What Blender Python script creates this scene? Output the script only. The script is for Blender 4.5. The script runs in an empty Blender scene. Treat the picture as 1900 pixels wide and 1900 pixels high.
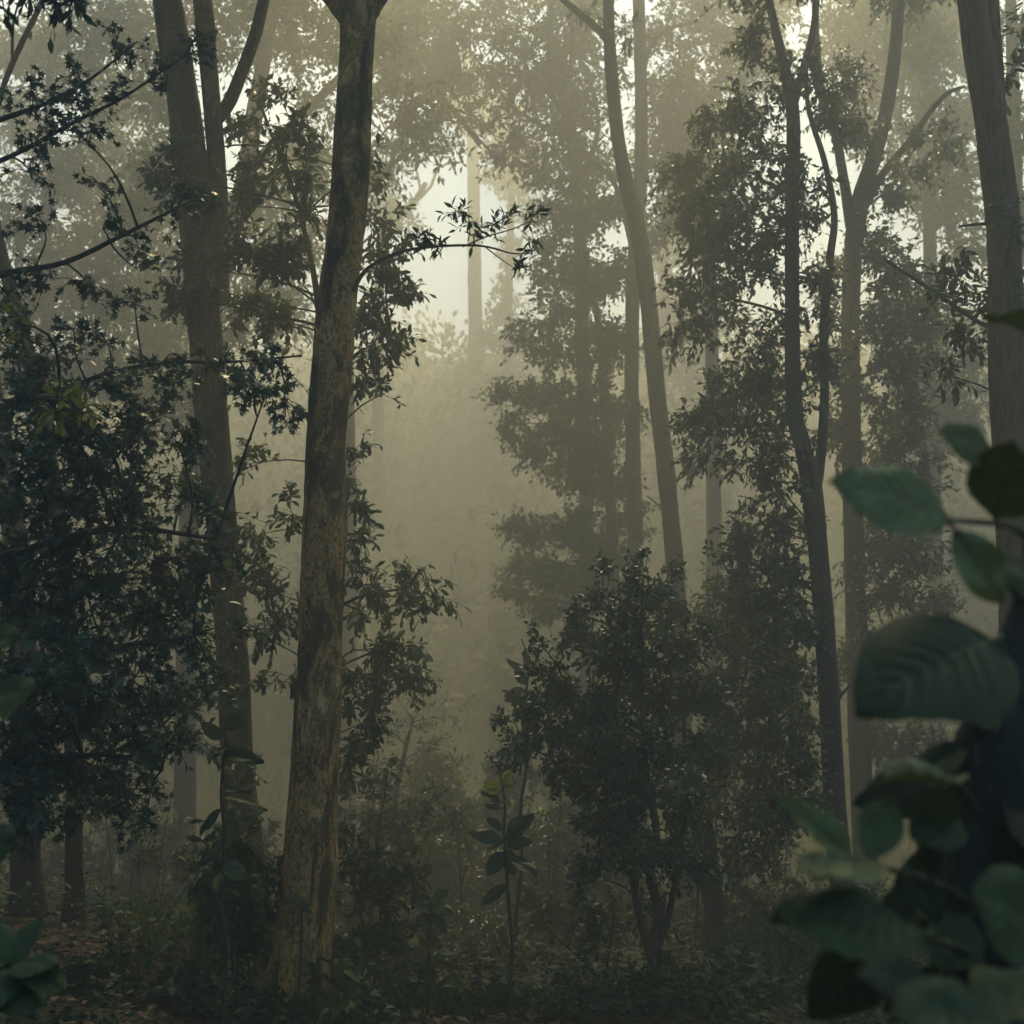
import bpy, math
import numpy as np
from mathutils import Vector, Matrix, noise

# ------------------------------------------------------------------ camera, world, sun, exposure
SC = bpy.context.scene
COL = SC.collection
F = 2610.0                      # focal length in pixels of the 1900 px frame
CAMZ = 1.6
PITCH = math.radians(11.9)
cam = bpy.data.cameras.new('camera')
cam.sensor_width = 36.0
cam.lens = 36.0 * F / 1900.0
cam.clip_start = 0.05
cam.clip_end = 600
cam.dof.use_dof = True
cam.dof.focus_distance = 12.0
cam.dof.aperture_fstop = 3.2
camo = bpy.data.objects.new('camera', cam)
COL.objects.link(camo)
camo.location = (0, 0, CAMZ)
camo.rotation_euler = (math.pi / 2 + PITCH, 0, 0)
SC.camera = camo

SUN_EL = math.radians(58)
SUN_AZ = math.radians(6)        # measured from +Y, positive to the right
w = bpy.data.worlds.new('World')
SC.world = w
w.use_nodes = True
nt = w.node_tree
bg = nt.nodes['Background']
sky = nt.nodes.new('ShaderNodeTexSky')
sky.sky_type = 'NISHITA'
sky.sun_disc = False
sky.sun_elevation = SUN_EL
sky.sun_rotation = SUN_AZ
sky.air_density = 1.0
sky.dust_density = 1.0
sky.ozone_density = 4.0
tint = nt.nodes.new('ShaderNodeMix')
tint.data_type = 'RGBA'; tint.blend_type = 'MULTIPLY'; tint.inputs[0].default_value = 1.0
tint.inputs[7].default_value = (0.53, 1.0, 1.2, 1)
nt.links.new(sky.outputs[0], tint.inputs[6])
nt.links.new(tint.outputs[2], bg.inputs[0])
bg.inputs[1].default_value = 0.10

sl = bpy.data.lights.new('sun', 'SUN')
sl.energy = 5.0
sl.angle = math.radians(10)
sl.color = (1.0, 0.80, 0.44)
so = bpy.data.objects.new('sun', sl)
COL.objects.link(so)
sd = Vector((math.sin(SUN_AZ) * math.cos(SUN_EL), math.cos(SUN_AZ) * math.cos(SUN_EL), math.sin(SUN_EL)))
so.rotation_euler = sd.to_track_quat('Z', 'Y').to_euler()
so.location = (0, 60, 60)

SC.view_settings.view_transform = 'Standard'
SC.view_settings.look = 'None'
SC.view_settings.exposure = 1.66
SC.view_settings.gamma = 1.0
SC.cycles.use_denoising = True
SC.cycles.max_bounces = 5
SC.cycles.diffuse_bounces = 2
SC.cycles.glossy_bounces = 1
SC.cycles.transmission_bounces = 2
SC.cycles.volume_bounces = 0

HAZE = dict(density=0.0235, color=(0.90, 0.925, 0.80), g=0.5)
OVER_NEAR, OVER_FAR = 0.9, 0.25  # amount of unseen crown added for shade, over near and far trees
SHADE_WOOD = True
FOL = 3.2                        # foliage density

# ------------------------------------------------------------------ pixel -> place
SP, CP = math.sin(PITCH), math.cos(PITCH)
def W(u, v, Y):
    a = (u - 950.0) / F
    b = (950.0 - v) / F
    t = Y / (CP - b * SP)
    return np.array([t * a, Y, CAMZ + t * (SP + b * CP)])

def PX(Y):                       # metres per pixel at that depth
    return Y / F

def hh(x, y):                    # ground height
    r = np.maximum(0.0, y - 27.0)
    rise = 0.70 * (np.sqrt(r * r + 36.0) - 6.0)
    cap = 34.0 + 0.03 * x
    rise = cap * (1 - np.exp(-(rise / cap) ** 2.4)) ** (1 / 2.4) if np.isscalar(x) else np.where(
        rise > 0, cap * (1 - np.exp(-(np.maximum(rise, 1e-6) / cap) ** 2.4)) ** (1 / 2.4), 0)
    und = 0.06 * np.sin(x * 0.9 + 1.3) * np.cos(y * 0.7) + 0.03 * np.sin(x * 2.3 + y * 1.9)
    far = np.clip((y - 20) / 20, 0, 1)
    rise = rise + 0.56 * np.exp(-((x + 4.9) / 2.2) ** 2 - ((y - 14.6) / 2.4) ** 2)
    return rise + und * np.clip((y - 8) / 4, 0, 1) + far * 0.6 * np.sin(x * 0.12 + 0.5) * np.sin(y * 0.13)

def H(x, y):
    return float(hh(np.float64(x), np.float64(y)))

# ------------------------------------------------------------------ materials
def mat_leaf(name, cols, rough=0.45, trans=0.22, tint=(0.16, 0.2, 0.03), spec=0.4, spots=False):
    """cols: list of (position, rgb) for the leaf-to-leaf ramp"""
    m = bpy.data.materials.new(name)
    m.use_nodes = True
    n, l = m.node_tree.nodes, m.node_tree.links
    n.clear()
    out = n.new('ShaderNodeOutputMaterial')
    geo = n.new('ShaderNodeNewGeometry')
    oi = n.new('ShaderNodeObjectInfo')
    add = n.new('ShaderNodeMath'); add.operation = 'ADD'
    fr = n.new('ShaderNodeMath'); fr.operation = 'FRACT'
    l.new(geo.outputs['Random Per Island'], add.inputs[0])
    l.new(oi.outputs['Random'], add.inputs[1])
    l.new(add.outputs[0], fr.inputs[0])
    cr = n.new('ShaderNodeValToRGB')
    e = cr.color_ramp.elements
    while len(e) < len(cols):
        e.new(0.5)
    for el, (p, c) in zip(e, cols):
        el.position = p
        el.color = (*c, 1)
    l.new(fr.outputs[0], cr.inputs[0])
    tc = n.new('ShaderNodeTexCoord')
    nz = n.new('ShaderNodeTexNoise'); nz.inputs['Scale'].default_value = 9; nz.inputs['Detail'].default_value = 3
    l.new(tc.outputs['Object'], nz.inputs['Vector'])
    mx = n.new('ShaderNodeMix'); mx.data_type = 'RGBA'; mx.blend_type = 'MULTIPLY'
    mx.inputs[0].default_value = 0.7
    rr = n.new('ShaderNodeMapRange')
    rr.inputs[1].default_value = 0.3; rr.inputs[2].default_value = 0.7
    rr.inputs[3].default_value = 0.55; rr.inputs[4].default_value = 1.35
    l.new(nz.outputs[0], rr.inputs[0])
    cb = n.new('ShaderNodeCombineColor')
    for i in range(3):
        l.new(rr.outputs[0], cb.inputs[i])
    l.new(cr.outputs[0], mx.inputs[6]); l.new(cb.outputs[0], mx.inputs[7])
    if spots:      # blemishes and browned patches
        z2 = n.new('ShaderNodeTexNoise'); z2.inputs['Scale'].default_value = 5.5; z2.inputs['Detail'].default_value = 6; z2.inputs['Roughness'].default_value = 0.75
        ad = n.new('ShaderNodeVectorMath'); ad.operation = 'ADD'
        l.new(tc.outputs['Object'], ad.inputs[0]); l.new(oi.outputs['Random'], ad.inputs[1]); l.new(ad.outputs[0], z2.inputs['Vector'])
        r5 = n.new('ShaderNodeValToRGB'); r5.color_ramp.elements[0].position = 0.635; r5.color_ramp.elements[1].position = 0.70
        r5.color_ramp.elements[1].color = (0.8, 0.8, 0.8, 1)
        l.new(z2.outputs[0], r5.inputs[0])
        m5 = n.new('ShaderNodeMix'); m5.data_type = 'RGBA'; m5.inputs[7].default_value = (0.12, 0.085, 0.03, 1)
        l.new(r5.outputs[0], m5.inputs[0]); l.new(mx.outputs[2], m5.inputs[6])
        mx = m5
    p = n.new('ShaderNodeBsdfPrincipled')
    p.inputs['Roughness'].default_value = rough
    p.inputs['Specular IOR Level'].default_value = spec
    l.new(mx.outputs[2], p.inputs['Base Color'])
    tr = n.new('ShaderNodeBsdfTranslucent')
    tm = n.new('ShaderNodeMix'); tm.data_type = 'RGBA'; tm.inputs[0].default_value = 0.5
    tm.inputs[7].default_value = (*tint, 1)
    l.new(mx.outputs[2], tm.inputs[6]); l.new(tm.outputs[2], tr.inputs[0])
    ms = n.new('ShaderNodeMixShader'); ms.inputs[0].default_value = trans
    l.new(p.outputs[0], ms.inputs[1]); l.new(tr.outputs[0], ms.inputs[2])
    l.new(ms.outputs[0], out.inputs[0])
    return m

def mat_bark(name, dark, mid, light, moss, moss_amt=0.45, light_amt=0.5, scale=1.0, bump=0.6, stretch=4.0, stain=0.0):
    m = bpy.data.materials.new(name)
    m.use_nodes = True
    n, l = m.node_tree.nodes, m.node_tree.links
    p = n['Principled BSDF']
    p.inputs['Roughness'].default_value = 0.85
    p.inputs['Specular IOR Level'].default_value = 0.25
    tc = n.new('ShaderNodeTexCoord')
    def nz(sc, det, zs, rough=0.6, dist=0.0):
        mp = n.new('ShaderNodeMapping')
        mp.inputs['Scale'].default_value = (sc, sc, sc / zs)
        l.new(tc.outputs['Object'], mp.inputs[0])
        t = n.new('ShaderNodeTexNoise')
        t.inputs['Scale'].default_value = 1.0
        t.inputs['Detail'].default_value = det
        t.inputs['Roughness'].default_value = rough
        t.inputs['Distortion'].default_value = dist
        l.new(mp.outputs[0], t.inputs['Vector'])
        return t.outputs[0]
    def ramp(src, stops):
        r = n.new('ShaderNodeValToRGB')
        e = r.color_ramp.elements
        while len(e) < len(stops):
            e.new(0.5)
        for el, (q, c) in zip(e, stops):
            el.position = q
            el.color = (*c, 1) if len(c) == 3 else c
        l.new(src, r.inputs[0])
        return r.outputs[0]
    def mix(fac, a, b):
        x = n.new('ShaderNodeMix'); x.data_type = 'RGBA'
        l.new(fac, x.inputs[0]); l.new(a, x.inputs[6])
        if isinstance(b, tuple):
            x.inputs[7].default_value = (*b, 1)
        else:
            l.new(b, x.inputs[7])
        return x.outputs[2]
    fiss = nz(34 * scale, 6, stretch, 0.65, 0.3)
    base = ramp(fiss, [(0.36, dark), (0.52, mid), (0.68, tuple(min(1, c * 1.35) for c in mid))])
    big = nz(3.0 * scale, 5, 1.6, 0.62, 0.6)
    o = light_amt * 0.25
    lm = ramp(big, [(0.66 - o, (0, 0, 0)), (0.74 - o, (1, 1, 1))])
    grain = nz(60 * scale, 4, 2.5, 0.7)
    lcol = ramp(grain, [(0.35, mid), (0.6, light)])
    c1 = mix(lm, base, lcol)
    mo = nz(4.6 * scale, 6, 2.2, 0.7, 0.4)
    q = moss_amt * 0.25
    mm = ramp(mo, [(0.62 - q, (0, 0, 0)), (0.72 - q, (0.8, 0.8, 0.8))])
    mcol = ramp(grain, [(0.35, tuple(c * 0.3 for c in moss)), (0.65, tuple(c * 1.2 for c in moss))])
    c2 = mix(mm, c1, mcol)
    sp = nz(70 * scale, 2, 1.3, 0.5)
    sm = ramp(sp, [(0.61, (0, 0, 0)), (0.66, (1, 1, 1))])
    c3 = mix(sm, c2, tuple(min(0.5, c * 1.5) for c in light))
    if stain:
        sn = nz(2.2 * scale, 7, 3.2, 0.72, 0.8)
        st = ramp(sn, [(0.60 - stain * 0.15, (0, 0, 0)), (0.66 - stain * 0.15, (0.85, 0.85, 0.85))])
        c3 = mix(st, c3, (0.022, 0.018, 0.010))
    l.new(c3, p.inputs['Base Color'])
    b = n.new('ShaderNodeBump')
    b.inputs['Strength'].default_value = bump
    b.inputs['Distance'].default_value = 0.03
    l.new(fiss, b.inputs['Height'])
    l.new(b.outputs[0], p.inputs['Normal'])
    return m

G = [(0.0, (0.018, 0.040, 0.034)), (0.55, (0.030, 0.058, 0.044)), (0.95, (0.048, 0.080, 0.040)), (1.0, (0.10, 0.12, 0.03))]
M = {}
M['maple'] = mat_leaf('star_leaf', [(0, (0.018, 0.050, 0.036)), (0.6, (0.040, 0.092, 0.055)), (0.93, (0.075, 0.13, 0.045)), (0.985, (0.16, 0.16, 0.03))], rough=0.42, trans=0.18, spec=0.4)
M['oblong'] = mat_leaf('oblong_leaf', [(0, (0.024, 0.060, 0.036)), (0.6, (0.044, 0.092, 0.046)), (0.93, (0.075, 0.12, 0.038)), (0.98, (0.22, 0.20, 0.03))], rough=0.45, trans=0.22, spec=0.35)
M['lance'] = mat_leaf('lance_leaf', [(0, (0.028, 0.055, 0.032)), (0.6, (0.050, 0.082, 0.040)), (0.95, (0.08, 0.11, 0.036)), (0.985, (0.22, 0.14, 0.02))], rough=0.42, trans=0.22)
M['far'] = mat_leaf('far_leaf', [(0, (0.04, 0.06, 0.03)), (0.6, (0.06, 0.08, 0.035)), (0.95, (0.09, 0.10, 0.03)), (1, (0.16, 0.14, 0.03))], rough=0.7, trans=0.25, spec=0.12)
M['glossy'] = mat_leaf('glossy_leaf', [(0, (0.014, 0.046, 0.036)), (0.6, (0.034, 0.088, 0.058)), (0.96, (0.045, 0.08, 0.035)), (0.99, (0.2, 0.18, 0.02))], rough=0.45, trans=0.16, spec=0.35)
M['yellowish'] = mat_leaf('yellowing_leaf', [(0, (0.04, 0.075, 0.034)), (0.6, (0.06, 0.10, 0.036)), (0.84, (0.12, 0.14, 0.03)), (0.95, (0.42, 0.28, 0.03))], rough=0.4, trans=0.25)
M['big'] = mat_leaf('broad_leaf', [(0, (0.020, 0.042, 0.020)), (0.6, (0.046, 0.078, 0.034)), (1, (0.08, 0.11, 0.046))], rough=0.55, trans=0.2, spots=True, spec=0.2)
M['young'] = mat_leaf('young_leaf', [(0, (0.18, 0.19, 0.03)), (0.6, (0.28, 0.26, 0.04)), (1, (0.42, 0.32, 0.05))], rough=0.45, trans=0.4)
M['herb'] = mat_leaf('herb_leaf', [(0, (0.012, 0.038, 0.022)), (0.6, (0.028, 0.070, 0.032)), (0.95, (0.055, 0.095, 0.03)), (1, (0.09, 0.08, 0.02))], rough=0.6, trans=0.12, spec=0.12)
M['grass'] = mat_leaf('grass_blade', [(0, (0.055, 0.095, 0.025)), (0.6, (0.085, 0.13, 0.035)), (1, (0.13, 0.13, 0.04))], rough=0.5, trans=0.3)
M['litter'] = mat_leaf('dead_leaf', [(0, (0.016, 0.011, 0.007)), (0.5, (0.035, 0.021, 0.011)), (0.88, (0.07, 0.036, 0.015)), (1, (0.18, 0.10, 0.045))], rough=0.6, trans=0.08, tint=(0.1, 0.05, 0.02), spec=0.15)
M['bark_main'] = mat_bark('lichened_bark', (0.014, 0.008, 0.003), (0.46, 0.24, 0.062), (0.92, 0.62, 0.28), (0.15, 0.12, 0.02), 0.50, 0.36, scale=1.15, bump=0.9, stretch=1.9, stain=0.75)
M['bark_left'] = mat_bark('brown_mossy_bark', (0.012, 0.008, 0.004), (0.17, 0.10, 0.038), (0.45, 0.30, 0.15), (0.085, 0.08, 0.018), 0.55, 0.35, scale=1.1, bump=0.9, stretch=2.2, stain=0.7)
M['bark_grey'] = mat_bark('grey_brown_bark', (0.02, 0.015, 0.011), (0.075, 0.056, 0.038), (0.17, 0.13, 0.09), (0.045, 0.048, 0.018), 0.35, 0.35)
M['bark_fiss'] = mat_bark('fissured_bark', (0.014, 0.008, 0.004), (0.15, 0.088, 0.042), (0.17, 0.12, 0.08), (0.04, 0.042, 0.02), 0.2, 0.3, scale=1.2, bump=1.0, stretch=9.0)
M['bark_far'] = mat_bark('far_bark', (0.03, 0.022, 0.014), (0.085, 0.064, 0.042), (0.16, 0.125, 0.085), (0.05, 0.05, 0.02), 0.3, 0.3, bump=0.3)
M['shade_bark'] = mat_bark('shade_tinted_bark', (0.006, 0.009, 0.010), (0.014, 0.022, 0.024), (0.03, 0.04, 0.035), (0.012, 0.022, 0.018), 0.5, 0.2)  # blue-green shadow tone put into the foreground stem's colour
M['bark_dark'] = mat_bark('blackish_bark', (0.006, 0.006, 0.006), (0.020, 0.019, 0.017), (0.04, 0.036, 0.03), (0.016, 0.02, 0.012), 0.3, 0.2)
M['twig'] = mat_bark('twig_bark', (0.018, 0.013, 0.009), (0.05, 0.036, 0.024), (0.09, 0.07, 0.05), (0.035, 0.035, 0.015), 0.2, 0.2, bump=0.0)
M['stem'] = mat_bark('green_stem', (0.02, 0.022, 0.012), (0.05, 0.045, 0.025), (0.10, 0.09, 0.05), (0.04, 0.05, 0.02), 0.4, 0.3, bump=0.2)

def mat_ground():
    m = bpy.data.materials.new('forest_soil')
    m.use_nodes = True
    n, l = m.node_tree.nodes, m.node_tree.links
    p = n['Principled BSDF']; p.inputs['Roughness'].default_value = 0.95
    p.inputs['Specular IOR Level'].default_value = 0.15
    tc = n.new('ShaderNodeTexCoord')
    a = n.new('ShaderNodeTexNoise'); a.inputs['Scale'].default_value = 7; a.inputs['Detail'].default_value = 8
    b = n.new('ShaderNodeTexNoise'); b.inputs['Scale'].default_value = 0.35; b.inputs['Detail'].default_value = 5
    l.new(tc.outputs['Object'], a.inputs['Vector']); l.new(tc.outputs['Object'], b.inputs['Vector'])
    r1 = n.new('ShaderNodeValToRGB')
    r1.color_ramp.elements[0].position = 0.35; r1.color_ramp.elements[0].color = (0.018, 0.013, 0.008, 1)
    r1.color_ramp.elements[1].position = 0.7; r1.color_ramp.elements[1].color = (0.06, 0.04, 0.022, 1)
    r2 = n.new('ShaderNodeValToRGB')
    r2.color_ramp.elements[0].position = 0.35; r2.color_ramp.elements[0].color = (0.025, 0.034, 0.012, 1)
    r2.color_ramp.elements[1].position = 0.7; r2.color_ramp.elements[1].color = (0.06, 0.078, 0.024, 1)
    l.new(a.outputs[0], r1.inputs[0]); l.new(a.outputs[0], r2.inputs[0])
    r3 = n.new('ShaderNodeValToRGB')
    r3.color_ramp.elements[0].position = 0.40; r3.color_ramp.elements[1].position = 0.56
    l.new(b.outputs[0], r3.inputs[0])
    mx = n.new('ShaderNodeMix'); mx.data_type = 'RGBA'
    l.new(r3.outputs[0], mx.inputs[0]); l.new(r1.outputs[0], mx.inputs[6]); l.new(r2.outputs[0], mx.inputs[7])
    l.new(mx.outputs[2], p.inputs['Base Color'])
    bp = n.new('ShaderNodeBump'); bp.inputs['Strength'].default_value = 0.8; bp.inputs['Distance'].default_value = 0.08
    l.new(a.outputs[0], bp.inputs['Height']); l.new(bp.outputs[0], p.inputs['Normal'])
    return m
M['ground'] = mat_ground()

# ------------------------------------------------------------------ mesh building
class Buf:
    def __init__(self):
        self.v, self.f, self.n = [], [], 0
    def add(self, v, faces):
        self.v.append(np.asarray(v, dtype=np.float32).reshape(-1, 3))
        for q in faces:
            self.f.append(np.asarray(q, dtype=np.int32) + self.n)
        self.n += len(self.v[-1])
    def mesh(self, name, mat, org=(0, 0, 0), smooth=True):
        me = bpy.data.meshes.new(name)
        V = np.concatenate(self.v) - np.asarray(org, dtype=np.float32)
        me.vertices.add(len(V))
        me.vertices.foreach_set('co', V.astype(np.float32).ravel())
        idx = np.concatenate([q.ravel() for q in self.f])
        tot = np.concatenate([np.full(len(q), q.shape[1], dtype=np.int32) for q in self.f])
        st = np.concatenate([[0], np.cumsum(tot)[:-1]]).astype(np.int32)
        me.loops.add(len(idx)); me.loops.foreach_set('vertex_index', idx.astype(np.int32))
        me.polygons.add(len(tot))
        me.polygons.foreach_set('loop_start', st)
        if smooth:
            me.polygons.foreach_set('use_smooth', np.ones(len(tot), dtype=bool))
        me.update(calc_edges=True)
        me.materials.append(M[mat])
        return me

def link(name, data, parent=None, loc=None, kind=None):
    o = bpy.data.objects.new(name, data)
    COL.objects.link(o)
    if parent is not None:
        o.parent = parent
    if loc is not None:
        o.location = loc
    if kind:
        o['kind'] = kind
    return o

def thing(name, label, cat, loc, group=None):
    o = link(name, None, None, tuple(float(c) for c in loc))
    o.empty_display_size = 0.2
    o['label'] = label
    o['category'] = cat
    if group:
        o['group'] = group
    return o

def unit(a):
    return a / np.maximum(np.linalg.norm(a, axis=-1, keepdims=True), 1e-9)

def smoothpath(P, R, step):
    """Catmull-Rom through the points"""
    P = np.asarray(P, float); R = np.asarray(R, float)
    Q = np.vstack([2 * P[0] - P[1], P, 2 * P[-1] - P[-2]])
    op, orr = [], []
    for i in range(len(P) - 1):
        p0, p1, p2, p3 = Q[i:i + 4]
        k = max(2, int(np.linalg.norm(p2 - p1) / step))
        for t in np.arange(k) / k:
            op.append(0.5 * (2 * p1 + (p2 - p0) * t + (2 * p0 - 5 * p1 + 4 * p2 - p3) * t * t + (3 * p1 - p0 - 3 * p2 + p3) * t ** 3))
            orr.append(R[i] + (R[i + 1] - R[i]) * t)
    op.append(P[-1]); orr.append(R[-1])
    return np.array(op), np.array(orr)

def tube(buf, P, R, sides=10, rough=0.0, seed=0, cap=True, lump=0.0):
    k = len(P)
    T = unit(np.gradient(P, axis=0))
    ref = np.array([0.0, 1.0, 0.0]) if abs(T[0][1]) < 0.9 else np.array([1.0, 0, 0])
    N = unit(np.cross(T[0], ref)[None])[0]
    ang = np.arange(sides) * 2 * math.pi / sides
    V = np.zeros((k, sides, 3))
    for i in range(k):
        N = N - T[i] * np.dot(N, T[i]); N /= np.linalg.norm(N)
        B = np.cross(T[i], N)
        rr = np.full(sides, R[i])
        if rough or lump:
            for j, a in enumerate(ang):
                d = N * math.cos(a) + B * math.sin(a)
                q = P[i] + d * R[i]
                if lump:
                    rr[j] *= 1 + lump * noise.noise((q[0] * 3 + seed, q[1] * 3, q[2] * 1.3))
                if rough:
                    rr[j] *= 1 + rough * (noise.noise((q[0] * 16 + seed, q[1] * 16, q[2] * 5)) + 0.6 * noise.noise((q[0] * 38, q[1] * 38 + seed, q[2] * 11)))
        V[i] = P[i] + rr[:, None] * (np.cos(ang)[:, None] * N + np.sin(ang)[:, None] * B)
    i0 = (np.arange(k - 1)[:, None] * sides + np.arange(sides)[None]).ravel()
    i1 = (np.arange(k - 1)[:, None] * sides + ((np.arange(sides) + 1) % sides)[None]).ravel()
    F4 = np.stack([i0, i1, i1 + sides, i0 + sides], 1)
    fs = [F4]
    V = V.reshape(-1, 3)
    if cap:
        V = np.vstack([V, P[-1] + T[-1] * R[-1] * 0.5])
        j = np.arange(sides)
        fs.append(np.stack([(k - 1) * sides + j, (k - 1) * sides + (j + 1) % sides, np.full(sides, k * sides)], 1))
    buf.add(V, fs)

def tubes(buf, P, R, sides=3):
    """P (n,k,3), R (n,k): many thin branches"""
    n, k, _ = P.shape
    if n == 0:
        return
    T = unit(P[:, -1] - P[:, 0])
    ref = np.where(np.abs(T[:, 2:3]) < 0.9, np.array([[0, 0, 1.0]]), np.array([[1.0, 0, 0]]))
    N = unit(np.cross(T, ref)); B = np.cross(T, N)
    a = np.arange(sides) * 2 * math.pi / sides
    ring = np.cos(a)[None, :, None] * N[:, None] + np.sin(a)[None, :, None] * B[:, None]
    V = P[:, :, None, :] + R[:, :, None, None] * ring[:, None]
    base = (np.arange(n) * k * sides)[:, None, None]
    s = (np.arange(k - 1) * sides)[None, :, None]
    j = np.arange(sides)[None, None]
    j1 = (j + 1) % sides
    q = np.stack([base + s + j, base + s + j1, base + s + sides + j1, base + s + sides + j], -1).reshape(-1, 4)
    buf.add(V.reshape(-1, 3), [q])

# leaf templates: base at the origin, axis +y, length 1
def T_lance(wd=0.16):
    v = [(0, 0, 0), (-wd, .38, .03), (0, .36, -.02), (wd, .38, .03), (-wd * .8, .68, 0), (0, .68, -.05), (wd * .8, .68, 0), (0, 1, -.12)]
    return np.array(v), [np.array([(0, 2, 1), (0, 3, 2), (4, 5, 7), (5, 6, 7)]), np.array([(1, 2, 5, 4), (2, 3, 6, 5)])]
def T_simple(wd=0.2):
    v = [(0, 0, 0), (-wd, .5, .05), (0, 1, -.05), (wd, .5, .05)]
    return np.array(v), [np.array([(0, 2, 1), (0, 3, 2)])]
def T_oblong(wd=0.2):
    v = [(0, 0, 0), (-wd * .6, .3, .03), (0, .3, -.02), (wd * .6, .3, .03), (-wd, .65, .02), (0, .65, -.04), (wd, .65, .02), (-wd * .5, .92, -.06), (wd * .5, .92, -.06), (0, 1, -.12)]
    return np.array(v), [np.array([(0, 2, 1), (0, 3, 2), (5, 9, 7), (5, 8, 9)]), np.array([(1, 2, 5, 4), (2, 3, 6, 5)]), np.array([(4, 5, 7), (5, 6, 8)])]
def T_star():
    # five pointed lobes on a short stalk
    c = (0, .42, 0)
    pts = [(0, .22, -.01)]
    for ang, r in [(-118, .42), (-88, .20), (-58, .56), (-30, .22), (0, .58), (30, .22), (58, .56), (88, .20), (118, .42)]:
        a = math.radians(ang)
        pts.append((r * math.sin(a), .42 + r * math.cos(a), -.16 * max(0, r - .3) + .02))
    v = [c] + pts + [(-.012, 0, .02), (.012, 0, .02)]
    k = len(pts)
    f = [(0, 1 + (i + 1) % k, 1 + i) for i in range(k)] + [(1, 11, 12)]
    return np.array(v), [np.array(f)]
def T_mid(wd=0.22):
    v = [(0, 0, 0), (-wd, .5, .04), (0, 1, -.10), (wd, .5, .04), (0, .5, -.05)]
    return np.array(v), [np.array([(0, 4, 1), (0, 3, 4), (1, 4, 2), (4, 3, 2)])]
TPL = dict(mid=T_mid(), midfat=T_mid(.3), lance=T_lance(), simple=T_simple(), oblong=T_oblong(), star=T_star(), fat=T_simple(0.3), round=T_oblong(0.34))

def leaf_frames(D, rng, up=0.7):
    n = len(D)
    D = unit(D)
    upv = np.array([0, 0, 1.0]) * up + rng.normal(size=(n, 3)) * 0.55
    S = unit(np.cross(D, upv))
    Nn = np.cross(S, D)
    return S, D, Nn

def leaves(buf, Pp, S, D, Nn, size, tpl):
    tv, tf = TPL[tpl]
    n, k = len(Pp), len(tv)
    if n == 0:
        return
    V = Pp[:, None] + size[:, None, None] * (tv[None, :, 0:1] * S[:, None] + tv[None, :, 1:2] * D[:, None] + tv[None, :, 2:3] * Nn[:, None])
    off = (np.arange(n) * k)[:, None, None]
    buf.add(V.reshape(-1, 3), [(off + q[None]).reshape(-1, q.shape[1]) for q in tf])

LEAFMESH = {}
def leafmesh(tpl, mat):
    if (tpl, mat) not in LEAFMESH:
        b = Buf(); tv, tf = TPL[tpl]; b.add(tv, tf)
        LEAFMESH[(tpl, mat)] = b.mesh('leaf', mat)
    return LEAFMESH[(tpl, mat)]

def project(P):
    d = P - np.array([0, 0, CAMZ])
    z = d[:, 1] * CP + d[:, 2] * SP
    y = -d[:, 1] * SP + d[:, 2] * CP
    return 950 + F * d[:, 0] / z, 950 - F * y / z, z

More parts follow.
